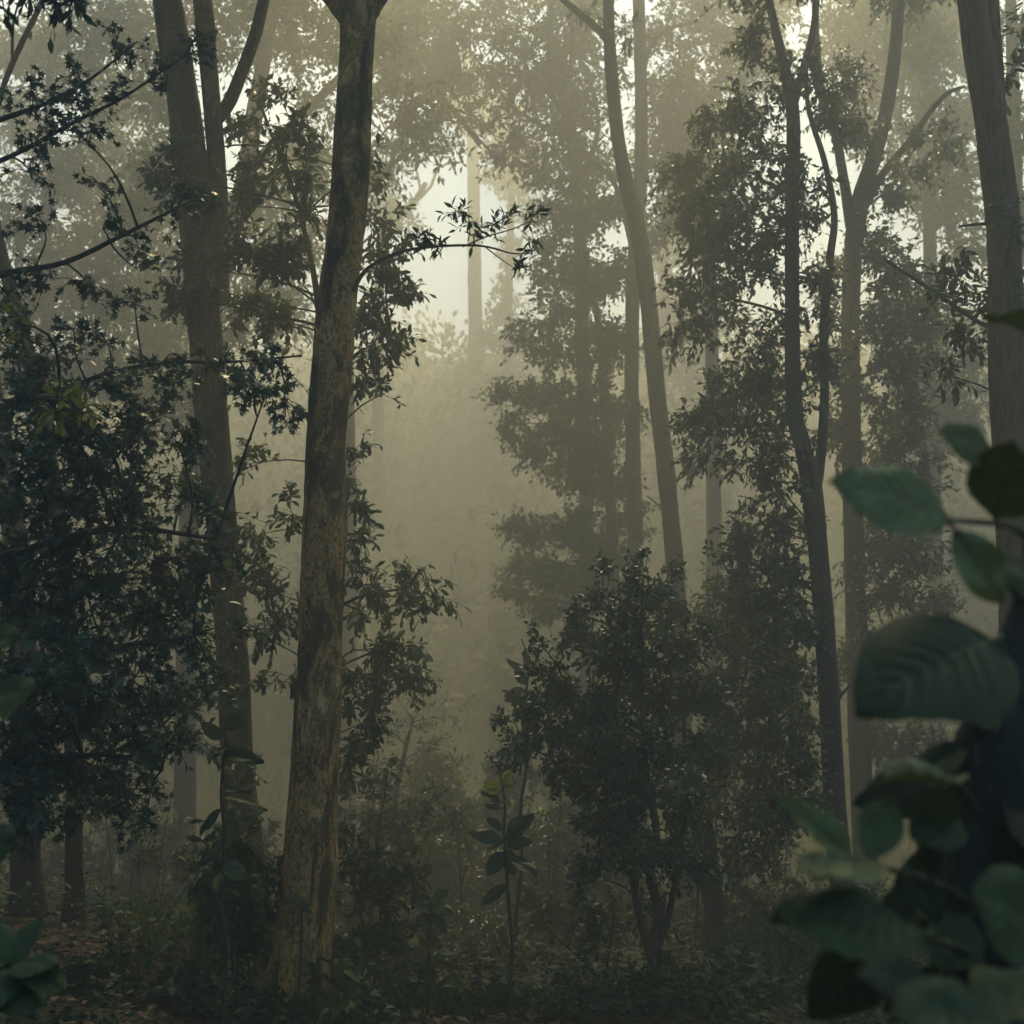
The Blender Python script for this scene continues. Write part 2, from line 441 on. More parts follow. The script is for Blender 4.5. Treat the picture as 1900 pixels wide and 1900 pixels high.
# ------------------------------------------------------------------ trees
class Tree:
    def __init__(self, name, label, cat, Y, base_uv=None, base=None, group=None, seed=1):
        self.Y = Y
        self.rng = np.random.default_rng(seed)
        self.seed = seed
        if base is None:
            p = W(base_uv[0], base_uv[1], Y)
            base = (p[0], Y)
        self.org = np.array([base[0], base[1], H(base[0], base[1])])
        self.root = thing(name, label, cat, self.org, group)
        self.skel = []
        self.twig = Buf()
        self.leaf = {}
        self.rec = []
    def w(self, u, v, dy=0.0):
        return W(u, v, self.Y + dy)
    def limb(self, pts, mat, name='limb', sides=10, step=0.12, rough=0.0, lump=0.05, ground=False, flare=1.0):
        """pts: (u, v, half-width px[, dy])"""
        P, R = [], []
        for q in pts:
            dy = q[3] if len(q) > 3 else 0.0
            P.append(self.w(q[0], q[1], dy)); R.append(q[2] * PX(self.Y + dy))
        if ground:
            P = [np.array([self.org[0], self.org[1], self.org[2] - 0.05]), np.array([self.org[0], self.org[1], self.org[2] + 0.25]) * 0.8 + 0.2 * P[0]] + P
            R = [R[0] * 1.5 * flare, R[0] * 1.12 * flare] + R
        P, R = smoothpath(P, R, step)
        b = Buf()
        tube(b, P, R, sides, rough, self.seed, True, lump)
        o = link(name, b.mesh(name, mat, self.org), self.root)
        self.skel.append(P[:: max(1, len(P) // 60)])
        return o
    def blobs(self, bl, tpl, mat, size, dens=14, K=7, tw=0.35, droop=0.35, depth=1.0, jit=0.0, sides=3, twigs=True, px=True, up=0.7, axis_r=0.012, spread=1.0):
        """bl: (u, v, ru, rv[, dy[, density factor]]) foliage masses, each on its own branch"""
        rng = self.rng
        sk = np.concatenate(self.skel)
        for q in bl:
            dy = q[4] if len(q) > 4 else rng.normal() * jit
            df = q[5] if len(q) > 5 else 1.0
            Yb = self.Y + dy
            c = W(q[0], q[1], Yb)
            rx, rz = q[2] * spread * PX(Yb), q[3] * spread * PX(Yb)
            Rv = np.array([rx, depth * 0.5 * (rx + rz), rz])
            dd = np.linalg.norm(sk - c, axis=1) + 0.35 * np.maximum(0, sk[:, 2] - c[2] + 0.3)
            a = sk[int(np.argmin(dd))]
            self._blob(c, Rv, a, tpl, mat, size, dens * df, K, tw, droop, twigs, up, axis_r)
    def _blob(self, c, Rv, a, tpl, mat, size, dens, K, tw, droop, twigs, up, axis_r):
        rng = self.rng
        area = math.pi * Rv[0] * Rv[2]
        NT = max(8, int(FOL * dens * area))
        nb = max(4, NT // 8)
        # main branch: attachment -> centre, slightly arched
        t = np.linspace(0, 1, 6)[:, None]
        L = np.linalg.norm(c - a)
        ax = a + (c - a) * t + np.array([0, 0, 1]) * (np.sin(t * math.pi) * 0.10 * L) + np.sin(t * math.pi) * rng.normal(size=3) * 0.06 * L
        r0 = axis_r * (0.6 + min(2.0, L) * 0.5) 
        tubes(self.twig, ax[None], (r0 * (1 - 0.65 * t[:, 0]))[None], 5)
        # sub branches
        d = unit(rng.normal(size=(nb, 3))) * Rv * rng.uniform(0.35, 1.0, size=(nb, 1)) ** 0.6
        e = c + d
        s = ax[-1] + (ax[-2] - ax[-1]) * rng.uniform(0, 1.2, size=(nb, 1))
        t4 = np.linspace(0, 1, 5)[None, :, None]
        mid = rng.normal(size=(nb, 1, 3)) * 0.12 * np.linalg.norm(e - s, axis=1)[:, None, None]
        sb = s[:, None] + (e - s)[:, None] * t4 + np.sin(t4 * math.pi) * (mid + np.array([0, 0, 0.05]))
        tubes(self.twig, sb, np.linspace(r0 * 0.42, 0.003, 5)[None].repeat(nb, 0), 3)
        # twigs
        wch = rng.integers(0, nb, NT)
        tt = rng.uniform(0.25, 1.0, NT) * 3.999
        i = tt.astype(int); f = (tt - i)[:, None]
        st = sb[wch, i] * (1 - f) + sb[wch, i + 1] * f
        out = unit(sb[wch, 4] - sb[wch, 0])
        td = unit(out * 0.7 + rng.normal(size=(NT, 3)) * 0.65 + np.array([0, 0, 0.05]))
        tl = tw * rng.uniform(0.5, 1.25, NT)
        en = st + td * tl[:, None] - np.array([0, 0, 1]) * (droop * 0.25 * tl)[:, None]
        md = (st + en) / 2 + np.array([0, 0, 1]) * (0.08 * tl)[:, None]
        if twigs:
            tubes(self.twig, np.stack([st, md, en], 1), np.array([0.004, 0.003, 0.0015])[None].repeat(NT, 0), 3)
        # leaves
        n = NT * K
        w2 = np.repeat(np.arange(NT), K)
        lt = np.tile((np.arange(K) + 1.0) / K, NT) * 0.85 + rng.uniform(0, 0.15, n)
        p = st[w2] + (en - st)[w2] * lt[:, None] + (np.array([0, 0, 1]) * 0.1) * (tl[w2] * 4 * lt * (1 - lt))[:, None] * 0.5
        ld = unit(td[w2] * 0.55 + rng.normal(size=(n, 3)) * 0.6 - np.array([0, 0, 1]) * droop * rng.uniform(0.3, 1.4, size=(n, 1)))
        sz = size * rng.uniform(0.42, 1.3, n)
        S, D, N = leaf_frames(ld, rng, up)
        self.rec.append((tpl, mat, p, S, D, N, sz))
    def overhead(self, ztop, n, spread, mat='far', size=0.24, r=2.0, dens=6.0):
        """the unseen crown above the picture, shaped to shade the near fog: the trunk goes on, boughs spread from it"""
        rng = self.rng
        sk = np.concatenate(self.skel)
        top = sk[int(np.argmax(sk[:, 2]))]
        ztop = max(ztop, top[2] + 3)
        end = np.array([top[0] + rng.normal() * .6, top[1] + rng.normal() * .6, ztop])
        P, R = smoothpath([top - np.array([0, 0, .3]), (top + end) / 2 + rng.normal(size=3) * .25, end], [.10, .08, .03], .5)
        b = Buf(); tube(b, P, R, 8)
        link('limb', b.mesh('limb', 'bark_far', self.org), self.root)
        for k in range(int(n * (OVER_NEAR if self.Y < 16.5 else OVER_FAR))):  # unseen boughs, dense over near trees to keep sun off the fog
            for _ in range(30):
                a = rng.uniform(0, 2 * math.pi); q = spread * math.sqrt(rng.random())
                c = np.array([top[0] + q * math.cos(a), top[1] + q * math.sin(a), 0])
                zmin = CAMZ + max(0.5, c[1]) * 0.64 + r * 1.0
                c[2] = rng.uniform(max(zmin, top[2] - 2), max(zmin, top[2] - 2) + max(3.0, ztop - top[2]))
                break
            at = P[int(np.argmin(np.linalg.norm(P - c, axis=1) + np.maximum(0, P[:, 2] - c[2])))]
            rr = r * rng.uniform(.8, 1.3)
            self._blob(c, np.array([rr * 1.2, rr * 1.2, rr * .65]), at, 'fat', mat, size, dens / FOL, 8, .7, .4, False, .9, .03)
    def finish(self, single=0, twigmat='twig', crown='crown'):
        groups = {}
        for tpl, mat, *arr in self.rec:
            groups.setdefault((tpl, mat), []).append(arr)
        first = True
        for (tpl, mat), ls in groups.items():
            A = [np.concatenate([q[i] for q in ls]) for i in range(5)]
            keep = np.ones(len(A[0]), bool)
            if single and first:
                u, v, z = project(A[0])
                vis = (u > 5) & (u < 1895) & (v > 5) & (v < 1895)
                score = np.where(vis, A[4] / z * (1.3 - 0.6 * np.abs(A[3][:, 1])), 0)   # large, near, facing
                near = np.argsort(-score)[: single]
                near = near[score[near] > 0]
                me = leafmesh(tpl, mat)
                for i in near:
                    s = A[4][i]
                    mt = Matrix(((A[1][i][0], A[2][i][0], A[3][i][0], 0), (A[1][i][1], A[2][i][1], A[3][i][1], 0), (A[1][i][2], A[2][i][2], A[3][i][2], 0), (0, 0, 0, 1))) @ Matrix.Scale(s, 4)
                    mt.translation = Vector(A[0][i] - self.org)
                    o = link('leaf', me, self.root)
                    o.matrix_local = mt
                    keep[i] = False
            first = False
            b = Buf()
            leaves(b, A[0][keep], A[1][keep], A[2][keep], A[3][keep], A[4][keep], tpl)
            link(crown, b.mesh(crown, mat, self.org, smooth=False), self.root, kind='stuff')
        if self.twig.n:
            link('twigs', self.twig.mesh('twigs', twigmat, self.org), self.root, kind='stuff')

def crown_blobs(rng, u, v, ru, rv, n, r, dyr):
    out = []
    for _ in range(n):
        a = rng.uniform(0, 2 * math.pi); q = math.sqrt(rng.uniform(0.02, 1))
        out.append((u + ru * q * math.cos(a), v + rv * q * math.sin(a), r * rng.uniform(.7, 1.4), r * rng.uniform(.45, .9), rng.uniform(-dyr, dyr)))
    return out

# ------------------------------------------------------------------ ground
def build_ground():
    xs = np.concatenate([np.linspace(-95, -14, 30), np.linspace(-12, 12, 97), np.linspace(14, 95, 30)])
    ys = np.concatenate([np.linspace(-30, 9, 14), np.linspace(10, 30, 90), np.linspace(31, 130, 60)])
    X, Yg = np.meshgrid(xs, ys)
    Z = hh(X, Yg)
    for i in range(len(ys)):
        for j in range(len(xs)):
            if 9 < ys[i] < 31 and abs(xs[j]) < 13:
                Z[i, j] += 0.035 * noise.noise((xs[j] * 1.7, ys[i] * 1.7, 0)) + 0.02 * noise.noise((xs[j] * 5, ys[i] * 5, 3))
    V = np.stack([X, Yg, Z], -1).reshape(-1, 3)
    nx = len(xs)
    i = (np.arange(len(ys) - 1)[:, None] * nx + np.arange(nx - 1)[None]).ravel()
    b = Buf(); b.add(V, [np.stack([i, i + 1, i + nx + 1, i + nx], 1)])
    link('forest_ground', b.mesh('forest_ground', 'ground'), kind='structure')
build_ground()

def scatter_ground():
    rng = np.random.default_rng(5)
    # leaf litter
    n = 18000
    x = rng.uniform(-7, 8, n); y = 9.5 + 15 * rng.uniform(0, 1, n) ** 1.5
    z = hh(x, y) + 0.03 + 0.015 * rng.random(n)
    ang = rng.uniform(0, 2 * math.pi, n)
    D = np.stack([np.cos(ang), np.sin(ang), rng.normal(size=n) * 0.25], 1)
    S, D, N = leaf_frames(D, rng, 1.6)
    b = Buf(); leaves(b, np.stack([x, y, z], 1), S, D, N, rng.uniform(0.05, 0.13, n), 'fat')
    o = link('leaf_litter', b.mesh('leaf_litter', 'litter', smooth=False), kind='stuff')
    o['label'] = 'brown fallen leaves covering the dark forest floor'; o['category'] = 'leaf litter'
    # grass and low green growth
    n = 48000
    y = 13 + 29 * rng.uniform(0, 1, n) ** 1.1
    x = rng.uniform(-0.42, 0.42, n) * (y + 4)
    keep = np.array([noise.noise((a * 0.5, b_ * 0.35, 7)) for a, b_ in zip(x, y)]) > np.where(y > 18, -0.35, 0.12)
    x, y = x[keep], y[keep]; n = len(x)
    D = np.stack([rng.normal(size=n) * 0.45, rng.normal(size=n) * 0.45, np.ones(n)], 1)
    S, D, N = leaf_frames(D, rng, 0.2)
    b = Buf(); leaves(b, np.stack([x, y, hh(x, y) - 0.01], 1), S, D, N, rng.uniform(0.12, 0.42, n), 'thin')
    o = link('grass', b.mesh('grass', 'grass', smooth=False), kind='stuff')
    o['label'] = 'short green grass behind the trunks'; o['category'] = 'grass'
    # small herbs
    P, Dl = [], []
    for k in range(4200):
        yy = 10.3 + 13 * rng.random() ** 1.3
        xx = rng.uniform(-0.38, 0.38) * (yy + 2)
        if noise.noise((xx * .7, yy * .5, 2)) + .5 * noise.noise((xx * 2.1, yy * 1.6, 5)) < 0.04:
            continue
        m = rng.integers(5, 16)
        a = rng.uniform(0, 2 * math.pi, m)
        hgt = rng.uniform(0.05, 0.34, m) * rng.uniform(0.4, 1.6)
        P.append(np.stack([xx + 0.06 * np.cos(a), yy + 0.06 * np.sin(a), H(xx, yy) + hgt], 1))
        Dl.append(np.stack([np.cos(a), np.sin(a), rng.uniform(-0.2, 0.7, m)], 1))
    P = np.concatenate(P); Dl = np.concatenate(Dl); n = len(P)
    S, D, N = leaf_frames(Dl, rng, 1.0)
    b = Buf(); leaves(b, P, S, D, N, rng.uniform(0.035, 0.13, n), 'mid')
    o = link('ground_herbs', b.mesh('ground_herbs', 'herb', smooth=False), kind='stuff')
    o['label'] = 'low broad-leaved herbs carpeting the forest floor'; o['category'] = 'ground cover'
    # hillside scrub, one mass lost in the fog
    P, Dl, sz = [], [], []
    for k in range(1150):
        yy = 36 + 44 * rng.random()
        xx = rng.uniform(-0.55, 0.55) * yy
        r = rng.uniform(0.8, 2.2)
        m = 34
        d = unit(rng.normal(size=(m, 3))) * r * rng.uniform(0.55, 1, (m, 1)) * np.array([1.1, 1.1, 0.9])
        P.append(np.array([xx, yy, H(xx, yy) + r * 0.6]) + d); Dl.append(d + rng.normal(size=(m, 3)) * 0.5)
        sz.append(np.full(m, 0.24 + 0.13 * r))
    P = np.concatenate(P); Dl = np.concatenate(Dl); sz = np.concatenate(sz)
    S, D, N = leaf_frames(Dl, rng, 0.6)
    b = Buf(); leaves(b, P, S, D, N, sz, 'fat')
    o = link('hillside_scrub', b.mesh('hillside_scrub', 'far', smooth=False), kind='stuff')
    o['label'] = 'dense scrub covering the foggy slope'; o['category'] = 'scrub'
TPL['thin'] = T_simple(0.035)
scatter_ground()

# ------------------------------------------------------------------ the trees
CT = 'tree'
# broad lichened trunk, the sharpest one
t = Tree('tall_tree', 'tall tree with broad golden-brown lichen-speckled trunk rising through the undergrowth', CT, 11.5, (548, 1880), seed=11)
t.limb([(556, 1790, 54), (572, 1650, 49), (583, 1450, 46), (593, 1250, 43), (600, 1000, 42), (606, 800, 40), (622, 600, 39), (644, 400, 37), (656, 200, 35), (662, 70, 35), (660, 0, 40), (655, -60, 38)],
       'bark_main', 'trunk', 56, 0.035, 0.045, 0.12, ground=True)
t.limb([(655, 40, 26), (620, 5, 16), (585, -40, 13), (520, -160, 10), (470, -330, 7)], 'bark_main', 'limb', 12, 0.08, 0.03)
t.limb([(668, 40, 26), (700, 0, 18), (735, -50, 14), (800, -180, 11), (880, -350, 7)], 'bark_main', 'limb', 12, 0.08, 0.03)
t.limb([(662, 0, 24), (668, -120, 20), (650, -300, 15), (660, -520, 8)], 'bark_main', 'limb', 12, 0.08, 0.03)
# the long thin side branch over the bright gap
t.limb([(655, 540, 5, -.2), (680, 500, 4, -.3), (735, 470, 3.2, -.4), (800, 458, 2.8, -.5), (890, 456, 2.2, -.6), (950, 470, 1.6, -.6), (985, 470, 1.0, -.6)], 'twig', 'limb', 6, 0.05)
t.limb([(858, 458, 1.8, -.6), (900, 440, 1.6, -.6), (950, 425, 1.2, -.6), (990, 408, .8, -.7)], 'twig', 'limb', 5, 0.05)
t.limb([(868, 448, 1.4, -.6), (872, 420, 1.1, -.6), (850, 395, .8, -.6)], 'twig', 'limb', 5, 0.05)
t.limb([(900, 458, 1.4, -.6), (935, 485, 1.1, -.6), (960, 500, .8, -.6)], 'twig', 'limb', 5, 0.05)
for q in [(850, 398, 14, 10), (865, 412, 12, 8), (800, 456, 20, 6), (820, 462, 18, 6), (885, 440, 22, 10), (920, 432, 24, 9), (940, 412, 10, 8), (985, 410, 12, 8), (985, 466, 16, 10), (955, 500, 6, 10), (780, 456, 10, 6)]:
    t._blob(W(q[0], q[1], 10.9), np.array([q[2], q[2], q[3]]) * PX(10.9), W(q[0], q[1] + 8, 10.9), 'lance', 'herb', 0.085, 60, 4, 0.10, 0.1, True, .7, .003)
t.blobs([(480, -330, 260, 120), (880, -350, 260, 120), (660, -520, 300, 130), (300, -450, 200, 100), (1050, -480, 200, 100)], 'oblong', 'oblong', 0.17, 12, 7, .4, depth=1.6)
t.overhead(22, 24, 6.5)
t.finish(0)

# brown mossy forked trunk on its left
t = Tree('forked_tree', 'brown mossy trunk forking high up, between the broad trunk and the twin black trunks', CT, 14.5, (470, 1775), seed=12)
t.limb([(455, 1600, 33), (440, 1400, 30), (430, 1200, 29), (413, 1000, 29), (396, 800, 31), (380, 600, 33), (366, 430, 34), (354, 300, 34), (338, 170, 33), (320, 60, 31), (306, -20, 28), (290, -120, 25)],
       'bark_left', 'trunk', 32, 0.06, 0.04, 0.1, ground=True)
t.limb([(412, 560, 14), (410, 420, 17), (402, 300, 18), (390, 160, 19), (380, 40, 20), (372, -60, 18), (380, -220, 14)], 'bark_left', 'limb', 18, 0.07, 0.04, 0.08)
t.limb([(400, 225, 13), (425, 190, 14), (450, 130, 13), (475, 60, 13), (492, -10, 12), (520, -120, 9)], 'bark_left', 'limb', 12, 0.08, 0.03)
t.blobs([(435, 1290, 30, 40, -.6), (450, 1420, 30, 45, -.6), (430, 1180, 22, 30, -.6), (455, 1540, 35, 45, -.6), (405, 1050, 18, 35, -.5), (450, 1660, 40, 40, -.6), (395, 700, 18, 25, -.5), (385, 330, 22, 30, -.5)], 'mid', 'oblong', 0.09, 55, 6, .15, droop=.5)
t.limb([(385, 470, 4), (440, 420, 3.5), (470, 390, 3), (520, 300, 2)], 'twig', 'limb', 6, 0.1)
t.blobs([(290, -230, 220, 110), (520, -260, 200, 110), (380, -380, 260, 120), (130, -300, 200, 110)], 'oblong', 'oblong', 0.17, 10, 7, .4, depth=1.6)
t.overhead(24, 24, 6.5)
t.finish(0)

# pale trunk further back
t = Tree('pale_tree', 'pale hazy trunk standing close behind the brown forked trunk', CT, 27, (342, 1690), seed=13)
t.limb([(342, 1600, 22), (345, 1300, 20), (350, 1000, 19), (362, 800, 18), (395, 580, 17), (430, 430, 18), (455, 330, 19), (474, 200, 17), (498, 60, 15), (508, -20, 14)],
       'bark_far', 'trunk', 14, 0.2, 0, 0.1, ground=True)
t.limb([(456, 325, 11), (500, 275, 11), (560, 215, 10), (630, 145, 9), (690, 90, 7)], 'bark_far', 'limb', 10, 0.2)
t.limb([(420, 460, 7), (370, 330, 6), (330, 250, 5), (270, 180, 4)], 'bark_far', 'limb', 8, 0.2)
t.blobs([(480, 40, 90, 60), (560, 110, 60, 60), (430, 80, 60, 60), (620, 60, 70, 60), (540, 20, 80, 60), (690, 60, 60, 50), (600, 200, 50, 50), (560, 280, 50, 40), (300, 180, 70, 50), (330, 260, 60, 40), (270, 100, 80, 60), (600, 330, 40, 40), (350, 40, 80, 60), (450, -60, 200, 60), (280, 330, 60, 40), (250, 400, 60, 40)],
        'mid', 'far', 0.15, 30, 7, .55, jit=1.2, axis_r=.02, twigs=False, spread=1.2)
t.overhead(28, 24, 6.5)
t.finish(0, 'bark_far')

# twin dark trunks on the left
t = Tree('dark_trunk_tree', 'stouter of two straight near-black trunks side by side at the grass', CT, 14.6, (48, 1685), seed=14)
t.limb([(47, 1600, 27), (46, 1400, 26), (40, 1150, 24), (15, 900, 22), (-30, 650, 21), (-70, 400, 19), (-90, 200, 17), (-100, 0, 14)], 'bark_dark', 'trunk', 16, 0.15, 0, 0.08, ground=True)
t.limb([(-70, 400, 9), (-110, 250, 8), (-170, 120, 8), (-235, -20, 7)], 'bark_grey', 'limb', 10, 0.15)
t.blobs([(-60, -20, 80, 40), (-120, 120, 50, 40)], 'simple', 'oblong', 0.14, 20, 7, .4, jit=.6, axis_r=.02, twigs=False)
t.overhead(24, 10, 6)
t.finish(0)
t = Tree('dark_trunk_tree', 'thinner of two straight near-black trunks side by side at the grass', CT, 14.4, (138, 1686), seed=15)
t.limb([(137, 1600, 16), (138, 1400, 16), (128, 1150, 15), (100, 900, 15), (50, 650, 14), (-10, 420, 13), (-50, 200, 12), (-70, 0, 10)], 'bark_dark', 'trunk', 14, 0.15, 0, 0.08, ground=True)
t.limb([(-30, 300, 6), (10, 150, 6), (70, 20, 6), (110, -60, 5)], 'bark_grey', 'limb', 8, 0.2)
t.blobs([(40, -10, 50, 20)], 'simple', 'oblong', 0.14, 16, 7, .4, jit=.6, axis_r=.02, twigs=False)
t.finish(0)

# hazy canopy trees further back
def far_tree(label, Y, path, limbs, bl, seed, size=0.2, dens=7, mat='far', group=None, K=7, tpl='simple', tw=.6, name='hazy_tree', over=None):
    x, y = W(path[0][0], path[0][1], Y)[0], Y
    t = Tree(name, label, CT, Y, base=(x, y), group=group, seed=seed)
    z0 = t.org[2]
    pts = [q for q in path if W(q[0], q[1], Y)[2] > z0 + 0.5]
    t.limb(pts, 'bark_far', 'trunk', 12, 0.35, 0, 0.1, ground=True)
    for lb in limbs:
        t.limb(lb, 'bark_far', 'limb', 7, 0.3)
    t.blobs(bl, tpl, mat, size, dens * 2.75, K, tw, jit=1.8, axis_r=.03, twigs=False, spread=1.35)
    if over:
        t.overhead(over, 8, 7, size=.32, r=2.2)
    t.finish(0, 'bark_far')
    return t
far_tree('slim hazy tree with mottled pale crown far behind the twin black trunks', 33, [(80, 1600, 13), (82, 1000, 12), (85, 600, 11), (88, 300, 10), (95, 100, 8)], [[(86, 330, 6), (160, 260, 5), (250, 180, 4)], [(86, 480, 6), (180, 430, 5), (290, 380, 4)]],
         [(250, 300, 90, 60), (300, 430, 90, 60), (210, 430, 80, 60), (160, 330, 80, 50), (270, 560, 90, 60), (200, 560, 80, 50), (310, 640, 80, 50), (220, 200, 80, 60), (330, 520, 60, 50), (60, 560, 80, 60), (30, 420, 70, 50), (240, 700, 90, 50), (130, 500, 70, 50), (330, 760, 70, 50), (60, 110, 110, 60), (150, 60, 80, 50), (30, 230, 60, 50), (110, 330, 70, 40), (220, 20, 80, 40), (40, 680, 70, 50), (160, 680, 70, 40), (450, 420, 60, 50), (520, 380, 60, 50), (560, 470, 50, 50), (480, 520, 60, 50), (560, 300, 50, 50), (470, 620, 60, 40), (540, 590, 50, 40)], 31, dens=9, over=31)
far_tree('wide hazy crown with twisted bare boughs between the broad trunk and the bright gap', 32, [(640, 1600, 20), (645, 1000, 18), (640, 600, 17), (650, 300, 16), (665, 150, 14), (680, 0, 12)],
         [[(655, 200, 10), (720, 150, 9), (790, 165, 8), (850, 215, 6), (890, 270, 4)], [(660, 160, 9), (700, 100, 8), (780, 60, 6), (850, 10, 5)], [(850, 215, 4), (880, 250, 3), (930, 290, 2.5), (960, 240, 2)], [(645, 420, 7), (700, 330, 6), (760, 280, 4), (810, 240, 3)]],
         [(740, 60, 80, 60), (810, 60, 70, 50), (780, 130, 80, 50), (850, 150, 60, 45), (760, 200, 70, 45), (840, 230, 60, 35), (740, 280, 50, 35), (720, 140, 60, 50), (800, 290, 40, 25), (700, 340, 40, 30), (790, -10, 100, 40), (720, 10, 70, 50), (900, 260, 30, 20, 0, .5)], 32, dens=7, size=.2)
far_tree('leaning hazy tree with crooked bare twigs on the slope beside the pale column trunk', 50, [(700, 1200, 13), (702, 700, 11), (712, 420, 9), (760, 385, 7), (790, 340, 5)],
         [[(770, 375, 4), (800, 345, 3), (815, 310, 2.5), (860, 300, 2)], [(780, 350, 3), (770, 310, 2), (745, 290, 1.5)]],
         [(720, 330, 45, 25), (730, 390, 40, 25), (760, 420, 30, 15), (700, 380, 40, 30)], 33, dens=5)
far_tree('straight pale column of a trunk fading into fog beside the bright gap', 66, [(882, 800, 15), (882, 600, 14), (880, 450, 13), (878, 320, 12), (875, 200, 11), (872, 100, 9)], [[(878, 300, 5), (930, 250, 4), (980, 230, 3)], [(876, 260, 5), (830, 220, 4), (790, 220, 3)]],
         [(930, 320, 35, 25), (960, 280, 50, 30), (910, 240, 60, 35), (870, 200, 60, 35), (960, 350, 25, 20), (940, 210, 60, 30), (850, 150, 60, 40), (930, 150, 60, 30), (990, 290, 40, 25)], 34, dens=3, size=.3)
far_tree('slimmer ghostly tree in fog close beside the pale column trunk', 60, [(940, 900, 9), (942, 700, 8), (945, 500, 8), (950, 350, 7), (955, 280, 5)], [[(945, 500, 4), (970, 440, 3), (985, 380, 2)]],
         [(935, 560, 25, 40), (920, 620, 25, 30), (950, 480, 25, 40), (970, 400, 30, 30), (930, 700, 25, 30), (955, 620, 25, 50), (960, 330, 40, 30)], 35, dens=4, size=.26)
far_tree('golden hazy crown between the bright gap and the dark bent trunk', 34, [(1090, 1600, 16), (1088, 1000, 14), (1080, 600, 13), (1070, 350, 12), (1050, 200, 10), (1020, 80, 8)],
         [[(1072, 340, 6), (1110, 240, 5), (1090, 130, 4)], [(1060, 260, 6), (1000, 230, 5), (950, 200, 4)], [(1074, 380, 6), (1020, 330, 5), (960, 300, 4)]],
         [(1000, 120, 70, 50), (945, 90, 45, 40), (1060, 50, 60, 45), (1030, 180, 80, 40), (950, 170, 60, 40), (1000, 250, 60, 25), (1080, 130, 60, 50), (960, 300, 60, 20), (1070, 220, 60, 40), (1030, 310, 50, 25), (1090, 300, 50, 40), (1100, 30, 60, 50), (980, 40, 30, 25), (890, 10, 45, 25), (850, 60, 40, 30), (920, 50, 40, 25), (960, -10, 60, 25), (1110, 370, 50, 40), (1050, 350, 50, 30)], 36, dens=7, mat='far', over=34)
far_tree('golden hazy crown between the dark bent trunk and the double-stemmed tree', 34, [(1330, 1600, 17), (1325, 1000, 15), (1320, 600, 13), (1310, 400, 12), (1290, 250, 10), (1280, 120, 8)],
         [[(1312, 400, 6), (1250, 320, 5), (1230, 200, 4)], [(1300, 320, 6), (1360, 200, 5), (1400, 80, 4)]],
         [(1245, 180, 60, 50), (1290, 200, 60, 45), (1230, 260, 60, 50), (1300, 270, 70, 45), (1330, 60, 50, 30), (1300, 30, 40, 25), (1370, 110, 50, 50), (1400, 50, 50, 40), (1250, 330, 70, 40), (1330, 150, 30, 30), (1390, 200, 40, 40), (1240, 60, 40, 35), (1300, 100, 40, 25), (1430, 10, 60, 30), (1360, -10, 60, 25), (1270, 0, 50, 25), (1420, 130, 50, 40), (1350, 330, 60, 40), (1230, 410, 60, 40), (1300, 400, 60, 40)], 37, dens=9)
far_tree('hazy broad crown between the V-forked grey trunk and the stout fissured trunk', 34, [(1735, 1500, 18), (1732, 1000, 16), (1730, 700, 15), (1725, 450, 13), (1715, 250, 11), (1700, 80, 9)],
         [[(1728, 560, 7), (1680, 480, 6), (1640, 455, 5)], [(1720, 380, 6), (1770, 300, 5), (1800, 200, 4)], [(1716, 300, 6), (1660, 200, 5), (1620, 120, 4)]],
         [(1620, 80, 60, 50), (1570, 30, 45, 40), (1540, 90, 35, 35), (1620, 10, 60, 30), (1730, 10, 70, 40), (1690, 60, 70, 60), (1740, 120, 60, 60), (1640, 160, 60, 50), (1730, 220, 70, 60), (1690, 320, 50, 40), (1760, 330, 50, 50), (1780, 400, 50, 40), (1730, 380, 40, 30), (1790, 250, 40, 50), (1610, 230, 40, 50), (1760, 60, 50, 60), (1720, 700, 60, 40), (1790, 720, 60, 40), (1760, 780, 60, 50), (1800, 460, 50, 30), (1770, 660, 60, 30)], 38, dens=10, over=31)
far_tree('pale slender trunk just behind the stout fissured trunk', 27, [(1890, 1600, 17), (1888, 1000, 15), (1886, 600, 14), (1884, 300, 13), (1878, 100, 12), (1875, -40, 11)], [[(1886, 400, 6), (1930, 300, 5), (1990, 220, 4)]],
         [(1890, 60, 40, 60), (1900, 250, 40, 60), (1920, 420, 50, 60), (1880, 180, 30, 40)], 39, dens=9, size=.17)
far_tree('faint tree on the slope behind the tiered drooping tree', 52, [(1230, 1250, 12), (1230, 900, 11), (1232, 600, 10), (1235, 450, 8)], [[(1232, 600, 5), (1280, 520, 4), (1320, 480, 3)]],
         [(1290, 620, 60, 40), (1330, 560, 50, 40), (1250, 560, 50, 40), (1230, 480, 50, 40), (1300, 700, 60, 40), (1270, 450, 60, 40)], 40, dens=4, size=.26)
far_tree('faint tree on the slope behind the V-forked grey trunk', 48, [(1690, 1100, 12), (1692, 800, 11), (1690, 600, 10), (1680, 480, 8)], [[(1690, 620, 5), (1740, 560, 4), (1800, 540, 3)]],
         [(1720, 600, 70, 30), (1780, 590, 50, 30), (1690, 680, 60, 40), (1640, 640, 50, 40)], 41, dens=4, size=.26)

